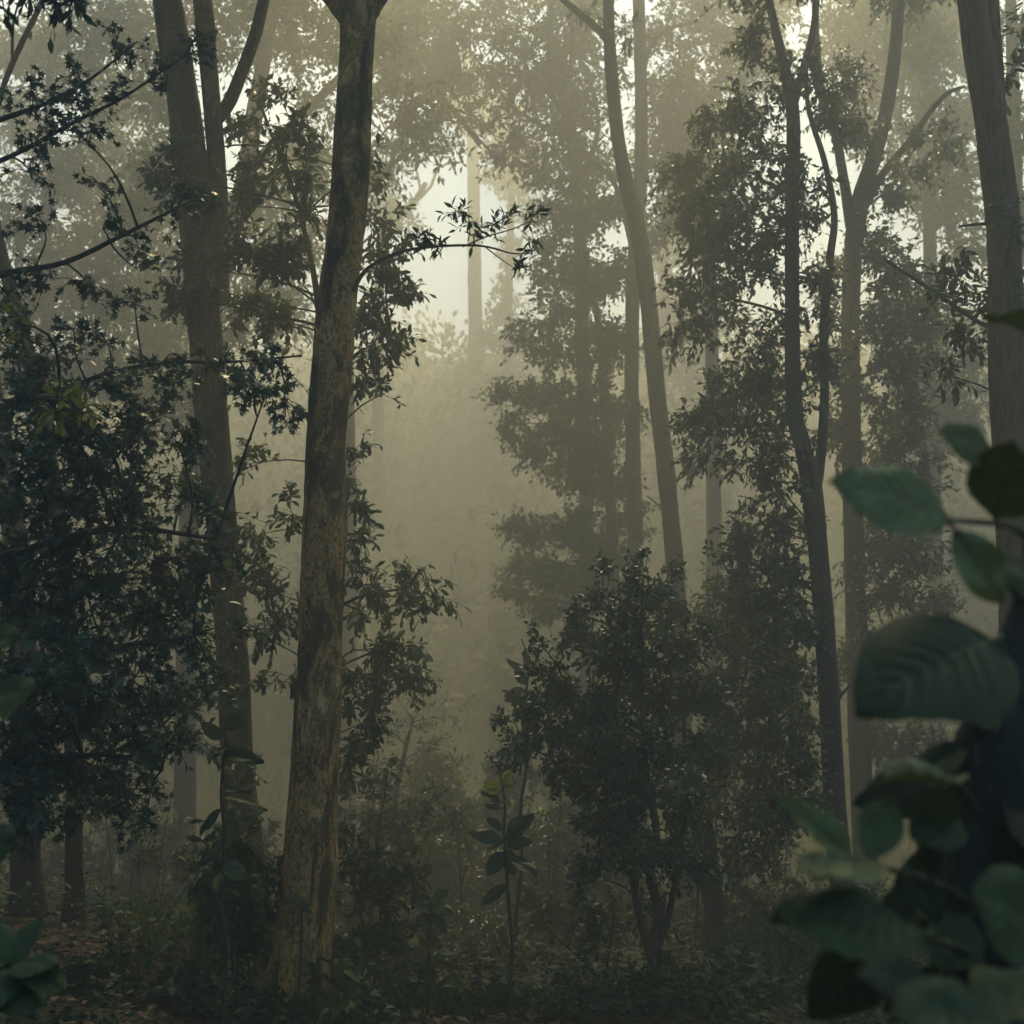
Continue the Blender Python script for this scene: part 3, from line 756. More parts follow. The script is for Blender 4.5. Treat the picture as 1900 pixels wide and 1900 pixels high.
# dark bent trunk and its pale partner, right of the gap
t = Tree('bent_tree', 'dark bent bare trunk leaning towards the bright gap, crooked high up', CT, 24, (1272, 1680), seed=16)
t.limb([(1268, 1500, 19), (1262, 1250, 18), (1252, 1050, 17), (1236, 880, 17), (1216, 700, 17), (1203, 560, 17), (1185, 430, 17), (1162, 340, 16), (1146, 250, 14), (1136, 150, 13), (1130, 60, 12), (1128, -30, 11), (1120, -150, 9)],
       'bark_grey', 'trunk', 18, 0.12, 0, 0.1, ground=True)
t.limb([(1128, 75, 9), (1105, 50, 8), (1070, 20, 7), (1040, -5, 6), (990, -60, 4)], 'bark_grey', 'limb', 9, 0.12)
t.limb([(1240, 900, 3), (1275, 880, 2), (1300, 860, 1.5)], 'twig', 'limb', 5, 0.15)
t.limb([(1238, 960, 3), (1225, 940, 2), (1200, 920, 1.5)], 'twig', 'limb', 5, 0.15)
t.blobs([(1160, -180, 200, 90), (980, -150, 120, 70), (1300, -200, 120, 70), (1090, 20, 30, 15), (1170, 60, 20, 25), (1270, 600, 30, 40), (1260, 660, 30, 30), (1280, 870, 30, 20)], 'lance', 'lance', 0.17, 20, 7, .4, jit=.5)
t.overhead(26, 24, 6.5)
t.finish(0)
t = Tree('straight_tree', 'lighter straight trunk rising right beside the dark bent one', CT, 31, (1186, 1640), seed=17)
t.limb([(1185, 1450, 17), (1182, 1150, 16), (1176, 900, 15), (1172, 700, 14), (1176, 500, 14), (1188, 350, 14), (1190, 200, 13), (1187, 80, 13), (1184, -40, 12), (1180, -150, 10)], 'bark_far', 'trunk', 14, 0.2, 0, 0.08, ground=True)
t.limb([(1176, 470, 6), (1140, 340, 5), (1090, 290, 5), (1050, 215, 4.5), (1010, 165, 4), (978, 130, 3)], 'bark_far', 'limb', 8, 0.2)
t.limb([(1188, 180, 5), (1205, 90, 5), (1240, 55, 4), (1290, 40, 3)], 'bark_far', 'limb', 8, 0.2)
t.limb([(1110, 305, 3), (1060, 275, 2.5), (1000, 290, 2)], 'bark_far', 'limb', 6, 0.2)
t.limb([(1065, 240, 3), (1010, 240, 2.5), (960, 270, 2), (930, 295, 1.5)], 'bark_far', 'limb', 6, 0.2)
t.blobs([(1220, 60, 40, 30), (1250, 130, 30, 20), (1150, 60, 30, 30), (1150, 130, 30, 30), (1060, 250, 40, 15), (1010, 290, 40, 12), (1080, 330, 40, 15), (1040, 300, 30, 12), (1200, 300, 30, 30)], 'lance', 'far', 0.17, 16, 7, .5, jit=1)
t.overhead(28, 24, 6.5)
t.finish(0, 'bark_far')
t = Tree('drooping_tree', 'fog-softened tree with tiered drooping foliage between the gap and the dark bent trunk', CT, 30, (1142, 1640), seed=18)
t.limb([(1142, 1450, 12), (1140, 1150, 12), (1136, 1000, 11), (1125, 800, 9), (1110, 600, 7), (1090, 480, 5), (1070, 400, 3)], 'bark_far', 'trunk', 12, 0.2, 0, 0.08, ground=True)
t.blobs([(1015, 405, 45, 30), (1065, 395, 50, 35), (1110, 400, 60, 45), (1050, 460, 70, 40), (1010, 520, 50, 40), (1090, 530, 90, 55), (1020, 590, 60, 40), (970, 640, 35, 30), (1040, 660, 80, 45), (1120, 640, 70, 60), (930, 735, 40, 22), (990, 740, 60, 40), (1070, 750, 90, 50), (940, 790, 40, 25), (1010, 810, 70, 40), (1090, 830, 80, 50), (980, 850, 40, 25), (1060, 885, 60, 30), (1130, 900, 60, 50), (1150, 780, 50, 50),
         (965, 985, 35, 30), (1010, 1000, 60, 35), (1080, 990, 70, 45), (950, 1060, 35, 35), (1010, 1070, 60, 35), (1080, 1080, 80, 45), (960, 1110, 30, 20), (1120, 1040, 50, 50), (1150, 1120, 60, 40), (1010, 1130, 50, 25), (1180, 960, 40, 40), (1150, 500, 50, 40)],
        'midfat', 'far', 0.118, 54, 7, .40, jit=.8, axis_r=.015, twigs=False)
t.blobs([(1010, 1110, 50, 25, -1), (1030, 980, 50, 25, -1), (1080, 690, 60, 50, -1)], 'oblong', 'young', 0.10, 3, 3, .25)
t.finish(0, 'bark_far')

# right: dark double stem and pale forked trunk
t = Tree('double_stem_tree', 'dark slender tree splitting low into two upright stems, with narrow leaves', CT, 17.5, (1570, 1760), seed=19)
t.limb([(1563, 1650, 22), (1548, 1480, 20), (1536, 1250, 19), (1520, 1050, 19), (1508, 920, 20), (1490, 830, 17), (1474, 760, 16), (1470, 600, 14.5), (1470, 420, 14), (1472, 300, 14), (1470, 200, 14), (1450, 100, 10), (1435, 40, 8.5), (1420, -40, 7)],
       'bark_grey', 'trunk', 20, 0.08, 0.02, 0.08, ground=True)
t.limb([(1512, 905, 13), (1522, 850, 10), (1530, 740, 9), (1528, 620, 8.5), (1540, 480, 8), (1548, 400, 7), (1530, 300, 6), (1500, 200, 5), (1495, 100, 4)], 'bark_grey', 'limb', 12, 0.1)
t.limb([(1470, 205, 9), (1490, 130, 8), (1508, 60, 7), (1518, -20, 6), (1530, -100, 5)], 'bark_grey', 'limb', 10, 0.1)
t.limb([(1472, 590, 3.5), (1420, 570, 3), (1340, 552, 2.5), (1250, 545, 1.2)], 'twig', 'limb', 6, 0.1)
t.limb([(1472, 360, 3.5), (1430, 345, 3), (1395, 320, 2.2), (1350, 330, 1.2)], 'twig', 'limb', 6, 0.1)
t.limb([(1538, 1330, 4), (1560, 1290, 3.5), (1585, 1265, 2)], 'twig', 'limb', 6, 0.1)
t.blobs([(1340, 240, 50, 35), (1300, 320, 60, 40), (1370, 350, 60, 45), (1290, 390, 50, 40), (1370, 430, 60, 40), (1310, 460, 60, 40), (1420, 300, 45, 40), (1400, 520, 60, 35), (1300, 545, 50, 35), (1270, 620, 40, 30), (1420, 440, 40, 40), (1350, 600, 30, 20), (1420, 640, 50, 40),
         (1430, 720, 60, 40), (1360, 740, 60, 40), (1390, 790, 80, 40), (1310, 790, 45, 25), (1300, 850, 40, 25), (1400, 850, 60, 30), (1440, 900, 40, 30),
         (1400, 990, 50, 30), (1450, 1000, 50, 40), (1370, 1050, 60, 40), (1340, 1110, 50, 35), (1430, 1100, 60, 50), (1480, 1160, 40, 40), (1410, 1170, 60, 35), (1450, 1240, 40, 40), (1500, 320, 40, 40), (1500, 420, 40, 40), (1510, 560, 40, 40), (1500, 680, 40, 40), (1380, 200, 30, 40), (1460, 150, 30, 30), (1530, 160, 35, 45), (1545, 240, 35, 40), (1410, 90, 40, 40), (1440, -60, 150, 60)],
        'mid', 'lance', 0.110, 50, 8, .34, droop=.5, jit=.8, spread=1.4)
t.overhead(22, 24, 6.5)
t.finish(220)
t = Tree('forked_grey_tree', 'paler grey trunk forking into a wide V behind the double stem', CT, 22, (1612, 1700), seed=20)
t.limb([(1606, 1600, 22), (1595, 1400, 20), (1588, 1150, 19), (1582, 900, 19), (1578, 700, 18), (1580, 520, 18), (1588, 420, 19), (1600, 360, 18), (1625, 280, 15), (1645, 200, 14), (1660, 100, 13), (1668, 0, 12), (1675, -80, 10)],
       'bark_grey', 'trunk', 18, 0.1, 0.02, 0.08, ground=True)
t.limb([(1580, 420, 13), (1565, 330, 10), (1550, 250, 9), (1525, 180, 9), (1515, 90, 8), (1512, -20, 7)], 'bark_grey', 'limb', 10, 0.12)
t.limb([(1600, 385, 12), (1640, 320, 8), (1685, 265, 7), (1720, 215, 6), (1755, 175, 5), (1790, 160, 3)], 'bark_grey', 'limb', 10, 0.12)
t.limb([(1582, 700, 5), (1620, 690, 4), (1670, 640, 3)], 'twig', 'limb', 6, 0.1)
t.blobs([(1620, 440, 50, 40), (1660, 500, 60, 40), (1640, 570, 60, 40), (1700, 560, 60, 40), (1680, 630, 60, 35), (1740, 610, 40, 25), (1620, 650, 45, 40), (1650, 740, 70, 45), (1700, 700, 50, 30), (1700, 800, 60, 40), (1640, 830, 60, 40), (1720, 880, 50, 35), (1620, 920, 50, 40), (1630, 1000, 60, 40), (1690, 1040, 60, 50), (1640, 1090, 60, 40), (1720, 1120, 40, 40), (1590, 1200, 30, 50), (1640, 1400, 50, 40), (1690, 1380, 60, 40), (1600, 250, 30, 30), (1570, 160, 40, 45), (1560, 220, 30, 30), (1690, 340, 40, 30), (1740, 260, 40, 30), (1650, 380, 40, 30), (1540, 520, 30, 50), (1545, 650, 30, 50), (1550, 800, 30, 60), (1680, -60, 150, 60)],
        'mid', 'lance', 0.115, 40, 8, .36, droop=.5, jit=.8, spread=1.4)
t.overhead(24, 24, 6.5)
t.finish(120)

# stout trunk on the right
t = Tree('stout_tree', 'stout trunk with long vertical bark fissures, forking at the top, behind the large-leaved shrub', CT, 12.3, (1908, 1850), seed=21)
t.limb([(1908, 1500, 50), (1902, 1200, 47), (1892, 950, 44), (1880, 800, 41), (1869, 650, 37), (1865, 500, 33), (1860, 400, 33), (1848, 300, 33), (1834, 200, 32), (1817, 100, 30), (1806, 20, 29), (1796, -60, 26), (1780, -200, 20)],
       'bark_fiss', 'trunk', 36, 0.05, 0.03, 0.08, ground=True)
t.limb([(1852, 270, 18), (1850, 190, 17), (1846, 100, 15), (1843, 20, 13), (1845, -60, 12), (1870, -200, 8)], 'bark_fiss', 'limb', 16, 0.06, 0.03)
t.limb([(1862, 420, 6), (1830, 415, 4), (1780, 420, 2)], 'twig', 'limb', 6, 0.1)
t.limb([(1868, 620, 6), (1820, 600, 5), (1760, 560, 4), (1700, 520, 3.5), (1640, 480, 3)], 'bark_far', 'limb', 8, 0.1)
t.blobs([(1840, 560, 30, 35), (1785, 520, 45, 30), (1800, 640, 40, 30), (1760, 560, 40, 20), (1890, 420, 25, 40), (1850, 620, 30, 30), (1760, 700, 40, 20), (1885, 560, 20, 40), (1880, 140, 30, 30), (1780, -220, 200, 80), (1900, 60, 30, 30)], 'oblong', 'oblong', 0.10, 60, 7, .24, jit=.4, spread=1.2)
t.overhead(22, 24, 6.5)
t.finish(0)

# small-leaved tree threaded behind the broad trunk
t = Tree('slender_tree', 'slender tree with dark spoon-shaped leaves threaded behind the broad trunk', CT, 14, (585, 1800), seed=22)
t.limb([(590, 1600, 12), (598, 1300, 11), (603, 1000, 10), (600, 750, 9), (592, 580, 7), (572, 460, 5.5), (540, 340, 4.5), (500, 240, 3.5), (480, 180, 2)], 'bark_grey', 'trunk', 12, 0.08, 0, 0.06, ground=True)
t.limb([(600, 700, 4), (660, 620, 3), (720, 600, 2)], 'twig', 'limb', 6, .1)
t.limb([(602, 1150, 4), (660, 1110, 3), (760, 1090, 2)], 'twig', 'limb', 6, .1)
t.blobs([(540, 250, 50, 40), (500, 320, 50, 40), (565, 320, 35, 45), (455, 240, 40, 35), (470, 470, 60, 40), (540, 510, 50, 50), (470, 570, 50, 40), (440, 390, 50, 30), (520, 600, 50, 35), (560, 420, 35, 40), (500, 170, 30, 30), (330, 300, 40, 30), (300, 330, 40, 30), (350, 500, 40, 30), (330, 560, 40, 40),
         (700, 420, 45, 25), (730, 470, 35, 30), (700, 510, 50, 35), (745, 560, 25, 35), (690, 590, 55, 35), (735, 630, 35, 30), (700, 660, 45, 25), (680, 705, 35, 22), (715, 730, 15, 18), (700, 350, 15, 25), (690, 300, 12, 30),
         (660, 840, 20, 22), (672, 900, 30, 18), (660, 945, 22, 25), (675, 1000, 25, 25), (662, 1060, 22, 22), (700, 1085, 40, 22), (760, 1075, 30, 22), (795, 1100, 28, 22), (740, 1120, 45, 20), (690, 1150, 40, 25), (700, 1215, 55, 28), (750, 1260, 45, 30), (690, 1280, 50, 35), (680, 1340, 40, 35), (650, 1400, 35, 35), (770, 1220, 25, 20),
         (490, 1090, 45, 35), (465, 1000, 25, 30), (465, 860, 30, 25), (540, 1140, 30, 30), (500, 1190, 40, 30), (540, 960, 20, 35), (530, 1260, 40, 30)],
        'oblong', 'oblong', 0.105, 85, 6, .2, droop=.5, jit=.5, spread=1.15)
t.finish(280)

# star-leaved tree at the left, trunk outside the frame
t = Tree('star_leaved_tree', 'dark star-leaved tree whose boughs reach in from beside the twin black trunks', CT, 10, base=(-5.2, 10.0), seed=23)
t.limb([(-395, 1500, 45), (-390, 1000, 42), (-380, 500, 38), (-360, 0, 30), (-340, -300, 18)], 'bark_grey', 'trunk', 18, 0.15, 0, 0.08, ground=True)
for lb in [[(-385, 700, 14), (-150, 560, 10), (0, 510, 7), (120, 487, 5.5), (230, 435, 4.5), (330, 385, 3)],
           [(-388, 900, 16), (-150, 790, 12), (0, 750, 8), (110, 725, 6), (210, 690, 5), (320, 672, 4), (420, 672, 3), (560, 660, 2)],
           [(-380, 450, 12), (-180, 300, 9), (-20, 230, 6), (90, 190, 4), (170, 145, 3), (250, 80, 2)],
           [(-380, 520, 11), (-150, 360, 8), (20, 290, 5), (140, 225, 4), (230, 180, 3), (340, 105, 2)],
           [(-390, 1150, 16), (-150, 1080, 12), (50, 1020, 8), (220, 980, 6), (400, 1000, 3)],
           [(-392, 1350, 16), (-150, 1300, 12), (50, 1240, 8), (220, 1200, 6), (360, 1180, 3)],
           [(-394, 1480, 14), (-150, 1450, 10), (40, 1420, 7), (200, 1400, 5), (300, 1430, 3)]]:
    t.limb(lb, 'twig', 'limb', 8, 0.1)
t.blobs([(215, 100, 45, 35), (150, 150, 60, 25), (60, 185, 60, 28), (0, 190, 40, 30), (170, 210, 70, 28), (270, 155, 50, 22), (60, 265, 70, 26), (150, 255, 45, 22), (60, 335, 80, 14), (180, 345, 40, 14), (80, 425, 90, 16), (190, 425, 35, 14), (310, 395, 40, 18), (255, 450, 30, 16), (100, 520, 90, 26), (20, 560, 50, 30), (255, 500, 25, 35), (180, 545, 50, 20),
         (140, 625, 45, 26), (200, 640, 35, 22), (30, 640, 50, 50), (360, 350, 50, 20), (400, 380, 40, 20), (345, 110, 20, 14), (370, 75, 10, 10), (250, 560, 30, 20)],
        'star', 'maple', 0.080, 80, 5, .2, droop=.55, jit=.5, up=.9)
t.blobs([(60, 750, 90, 50), (170, 730, 70, 40), (290, 690, 60, 20), (340, 720, 40, 25), (470, 690, 35, 30), (490, 740, 40, 25), (530, 770, 30, 25), (450, 720, 20, 25), (520, 680, 30, 16), (400, 690, 30, 18),
         (260, 800, 90, 40), (120, 840, 110, 50), (20, 860, 80, 60), (330, 820, 50, 30), (230, 880, 90, 40), (80, 940, 120, 50), (340, 930, 60, 35), (200, 980, 100, 45), (400, 960, 40, 25), (60, 1040, 110, 50), (290, 1050, 80, 35), (160, 1090, 110, 45), (380, 1050, 50, 25), (40, 1140, 100, 55), (260, 1140, 90, 40), (350, 1200, 60, 35), (150, 1200, 110, 50), (50, 1260, 100, 55), (400, 1260, 40, 25), (250, 1260, 90, 45), (330, 1310, 60, 35), (130, 1320, 110, 50), (40, 1390, 90, 60), (230, 1370, 90, 45), (310, 1410, 50, 35), (140, 1440, 100, 45), (50, 1490, 80, 45), (240, 1470, 70, 35), (170, 1530, 70, 25), (270, 1530, 40, 20), (90, 1540, 60, 20), (430, 1030, 40, 20), (460, 1180, 30, 18)],
        'star', 'maple', 0.080, 125, 5, .2, droop=.55, jit=.6, up=.9, spread=1.08)
t.blobs([(120, 860, 140, 90), (250, 960, 120, 80), (90, 1080, 140, 80), (300, 1150, 110, 90), (120, 1280, 140, 90), (280, 1340, 110, 80), (150, 1470, 130, 60), (60, 690, 60, 60), (380, 1060, 60, 60)], 'mid', 'maple', 0.09, 40, 6, .26, droop=.5, jit=.7)
t.blobs([(90, 745, 45, 22, -1.4), (30, 600, 25, 30, -1.4), (130, 770, 25, 18, -1.4)], 'oblong', 'young', 0.10, 26, 5, .2, droop=.5)
t.blobs([(-200, 0, 200, 120), (-100, -250, 300, 120)], 'star', 'maple', 0.13, 14, 6, .3, depth=1.5)
t.overhead(18, 24, 6.5)
t.finish(300)

# overhanging branch at the top left corner
t = Tree('overhanging_tree', 'narrow-leaved twigs hanging above the star-leaved boughs from a tree out of sight', CT, 6.5, base=(-4.2, 5.0), seed=24)
t.limb([(-900, 800, 60), (-850, 0, 50), (-800, -500, 40)], 'bark_grey', 'trunk', 14, 0.2, 0, 0.08, ground=True)
t.limb([(-805, -450, 25), (-500, -420, 16), (-250, -300, 10), (-80, -160, 6), (60, -60, 4), (130, -20, 2)], 'twig', 'limb', 8, 0.1)
t.blobs([(20, 0, 40, 25), (95, 30, 25, 25), (135, 15, 18, 15), (60, 5, 20, 12), (-60, -60, 80, 40)], 'lance', 'herb', 0.085, 24, 4, .14, droop=.8)
t.blobs([(-300, -350, 250, 100), (0, -420, 300, 120), (400, -600, 300, 140)], 'oblong', 'herb', 0.14, 14, 6, .3, depth=2)
t.overhead(15, 24, 6.5)
t.finish(20)

# ------------------------------------------------------------------ shrubs of the middle ground
t = Tree('glossy_shrub', 'dense rounded dark shrub with small glossy leaves beside the tall yellow-topped sapling', 'shrub', 12.2, (1208, 1800), seed=41)
for lb in [[(1210, 1760, 10), (1222, 1690, 9), (1205, 1620, 8), (1218, 1540, 7), (1200, 1440, 6), (1190, 1250, 4), (1190, 1120, 2)], [(1207, 1780, 7), (1178, 1660, 6), (1172, 1560, 5), (1130, 1450, 4), (1070, 1330, 2.5)], [(1207, 1790, 7), (1240, 1700, 6), (1262, 1560, 5), (1270, 1400, 4), (1265, 1230, 2)], [(1178, 1560, 4), (1110, 1480, 3), (1010, 1400, 2), (960, 1390, 1)]]:
    t.limb(lb, 'bark_grey', 'stem', 9, 0.06)
t.limb([(1207, 1800, 9), (1207, 1790, 9)], 'bark_grey', 'stem', 9, .05, ground=True)
t.blobs([(1190, 1100, 40, 35), (1110, 1130, 45, 30), (1150, 1170, 55, 40), (1230, 1150, 45, 40), (1055, 1140, 25, 20), (1075, 1200, 45, 35), (1160, 1240, 80, 50), (1250, 1220, 55, 50), (1010, 1250, 35, 25), (1050, 1290, 55, 40), (985, 1320, 40, 25), (1130, 1320, 80, 50), (1220, 1310, 80, 60), (1290, 1290, 40, 50), (1000, 1370, 45, 30), (1070, 1380, 60, 40), (955, 1400, 30, 22), (1160, 1400, 80, 50), (1250, 1400, 70, 50), (1040, 1440, 50, 30), (1110, 1460, 60, 40), (1190, 1480, 70, 40), (1270, 1480, 55, 45), (1110, 1530, 35, 30), (1180, 1550, 50, 30), (1270, 1560, 45, 35), (1125, 1075, 12, 30), (1250, 1080, 14, 32), (1192, 1050, 12, 28), (1000, 1195, 14, 22), (1300, 1180, 16, 40), (940, 1340, 22, 12), (1320, 1290, 22, 25), (920, 1420, 20, 12), (1220, 1600, 60, 30), (1150, 1610, 40, 25), (1090, 1590, 25, 35), (1080, 1640, 15, 25), (1290, 1620, 40, 30), (1140, 1550, 30, 40), (1310, 1400, 40, 60)],
        'midfat', 'glossy', 0.058, 250, 6, .14, droop=.3, jit=.45, spread=1.12, twigs=False)
t.finish(150)
t = Tree('yellowing_shrub', 'tall shrub with scattered yellow leaves behind the glossy dark shrub', 'shrub', 16.5, (1322, 1745), seed=42)
t.limb([(1325, 1720, 17), (1320, 1620, 17), (1305, 1500, 15), (1310, 1400, 11), (1350, 1280, 7), (1380, 1150, 3)], 'bark_grey', 'stem', 12, 0.08, 0, .1, ground=True)
t.limb([(1330, 1640, 4), (1370, 1560, 4), (1410, 1440, 3), (1440, 1320, 2)], 'bark_grey', 'stem', 8, .08)
t.limb([(1310, 1680, 5), (1290, 1580, 4), (1290, 1450, 3)], 'bark_grey', 'stem', 8, .08)
t.blobs([(1380, 1130, 45, 40), (1330, 1180, 50, 40), (1420, 1190, 50, 40), (1370, 1240, 60, 45), (1450, 1270, 45, 45), (1340, 1290, 60, 50), (1420, 1310, 60, 45), (1480, 1340, 40, 45), (1370, 1370, 70, 50), (1440, 1390, 60, 45), (1340, 1440, 60, 50), (1420, 1460, 70, 45), (1490, 1430, 40, 40), (1370, 1520, 70, 45), (1450, 1530, 60, 40), (1500, 1500, 40, 30), (1400, 1590, 50, 25), (1360, 1600, 30, 25)],
        'midfat', 'yellowish', 0.078, 115, 6, .2, droop=.35, jit=.5, spread=1.15, twigs=False)
t.blobs([(1360, 1150, 70, 40, -.5), (1420, 1220, 60, 50, -.6), (1340, 1280, 60, 50, -.6), (1400, 1330, 70, 50, -.6), (1270, 1160, 40, 50, -.8)], 'oblong', 'young', 0.07, 7, 3, .15)
t.finish(0)
t = Tree('foggy_shrub', 'thin yellowish shrub half lost in fog below the gap', 'shrub', 23, (725, 1690), seed=43)
t.limb([(728, 1600, 5), (735, 1470, 5), (750, 1400, 4), (765, 1340, 2.5)], 'bark_far', 'stem', 8, .15, ground=True)
t.blobs([(730, 1290, 45, 20), (790, 1310, 40, 22), (840, 1330, 35, 18), (770, 1350, 50, 22), (710, 1360, 40, 25), (820, 1390, 45, 20), (760, 1420, 45, 18), (690, 1420, 35, 25), (850, 1420, 30, 18)], 'oblong', 'yellowish', 0.11, 12, 6, .35, jit=.6)
t.finish(0)

def shrub(label, Y, base_u, blobs, seed, tpl='oblong', mat='herb', size=.11, dens=45, K=6, tw=.2, stems=2, name='low_shrub', group=None, single=0, cat='shrub'):
    x = W(base_u, 1700, Y)[0]
    t = Tree(name, label, cat, Y, base=(x, Y), seed=seed, group=group)
    _, bv, _ = project(t.org[None]); bv = float(bv[0])
    top = min(b[1] for b in blobs)
    rng = np.random.default_rng(seed)
    for s in range(stems):
        b = blobs[rng.integers(len(blobs))] if s else min(blobs, key=lambda q: q[1])
        t.limb([(base_u + rng.normal() * 3, bv + 4, 3.2), (base_u * .7 + b[0] * .3 + rng.normal() * 8, bv * .6 + b[1] * .4, 2.8), (b[0], b[1], 1.5)], 'stem', 'stem', 6, .06)
    t.blobs(blobs, tpl, mat, size, dens * 1.5, K, tw, droop=.4, jit=.2, axis_r=.006)
    t.finish(single, 'stem', 'foliage')
    return t
shrub('tangled leafy shrub by the broad trunk foot, towards the twin black trunks', 11.8, 440, [(420, 1560, 45, 35), (470, 1590, 45, 30), (400, 1620, 40, 35), (450, 1650, 55, 35), (490, 1690, 40, 35), (400, 1700, 45, 30), (430, 1750, 50, 30), (480, 1760, 35, 25), (520, 1640, 25, 30)], 51, size=.13, dens=38, single=60)
shrub('shrub with drooping leaves close against the broad trunk, on the side of the gap', 12.4, 690, [(640, 1560, 30, 30), (680, 1600, 45, 35), (730, 1590, 40, 30), (650, 1660, 35, 35), (710, 1670, 50, 35), (760, 1640, 35, 30), (680, 1740, 50, 30), (740, 1730, 40, 30), (640, 1780, 35, 30)], 52, size=.12, dens=38, single=60)
shrub('grey-green twiggy shrub rising behind the drooping shrub by the broad trunk', 16, 690, [(650, 1480, 40, 35), (700, 1470, 45, 30), (740, 1510, 45, 30), (680, 1540, 50, 30), (780, 1500, 30, 25), (820, 1490, 35, 25), (770, 1560, 45, 30), (830, 1540, 30, 25), (720, 1430, 30, 20), (650, 1430, 25, 30)], 53, size=.10, dens=28)
shrub('low shrub at the edge of the litter in front of the tall big-leaved sapling', 11.6, 840, [(800, 1840, 45, 25), (860, 1860, 40, 22), (760, 1860, 40, 25), (820, 1800, 30, 20)], 54, size=.13, dens=32)
shrub('creeping leafy plant spreading at the very foot of the broad trunk', 11.0, 640, [(620, 1840, 30, 25), (670, 1860, 45, 25), (710, 1820, 40, 25), (640, 1880, 45, 20), (720, 1880, 40, 20)], 55, size=.14, dens=34)
shrub('low shrub under the dark glossy shrub, beside its stems', 13.6, 1120, [(1080, 1700, 35, 30), (1120, 1740, 40, 30), (1060, 1750, 40, 25), (1140, 1690, 25, 25), (1010, 1720, 30, 22)], 56, size=.09, dens=34)
shrub('leafy climber wrapping the base of the glossy shrub stems', 12.6, 1215, [(1215, 1750, 18, 30), (1225, 1800, 20, 30), (1200, 1700, 15, 25), (1250, 1820, 25, 22), (1235, 1660, 12, 22)], 57, size=.09, dens=60)
shrub('shaded shrub under the yellowing shrub at the edge of the grass', 17, 1420, [(1400, 1660, 45, 25), (1460, 1640, 45, 25), (1430, 1690, 50, 22), (1500, 1680, 45, 25)], 58, size=.09, dens=34, mat='yellowish')
shrub('low leafy clump below the double-stemmed tree', 13, 1480, [(1440, 1760, 40, 25), (1500, 1770, 45, 25), (1540, 1740, 35, 25), (1400, 1800, 40, 22)], 59, size=.10, dens=30)
shrub('dark shrub between the twin black trunks and the brown forked trunk', 17, 300, [(260, 1610, 45, 25), (320, 1620, 45, 30), (380, 1600, 40, 30), (360, 1660, 40, 22), (290, 1670, 40, 18)], 60, size=.10, dens=26)
shrub('leaf clump hugging the ground where the litter meets the grass', 14.2, 300, [(220, 1730, 50, 18), (300, 1740, 50, 20), (380, 1730, 45, 20), (150, 1745, 40, 15)], 61, size=.10, dens=30)
shrub('feathery pale shrub standing in the mist behind the tall big-leaved sapling', 19, 1040, [(1010, 1560, 40, 25), (1060, 1580, 40, 30), (1020, 1620, 40, 25), (1080, 1640, 40, 30), (1040, 1500, 30, 25)], 62, size=.10, dens=20)

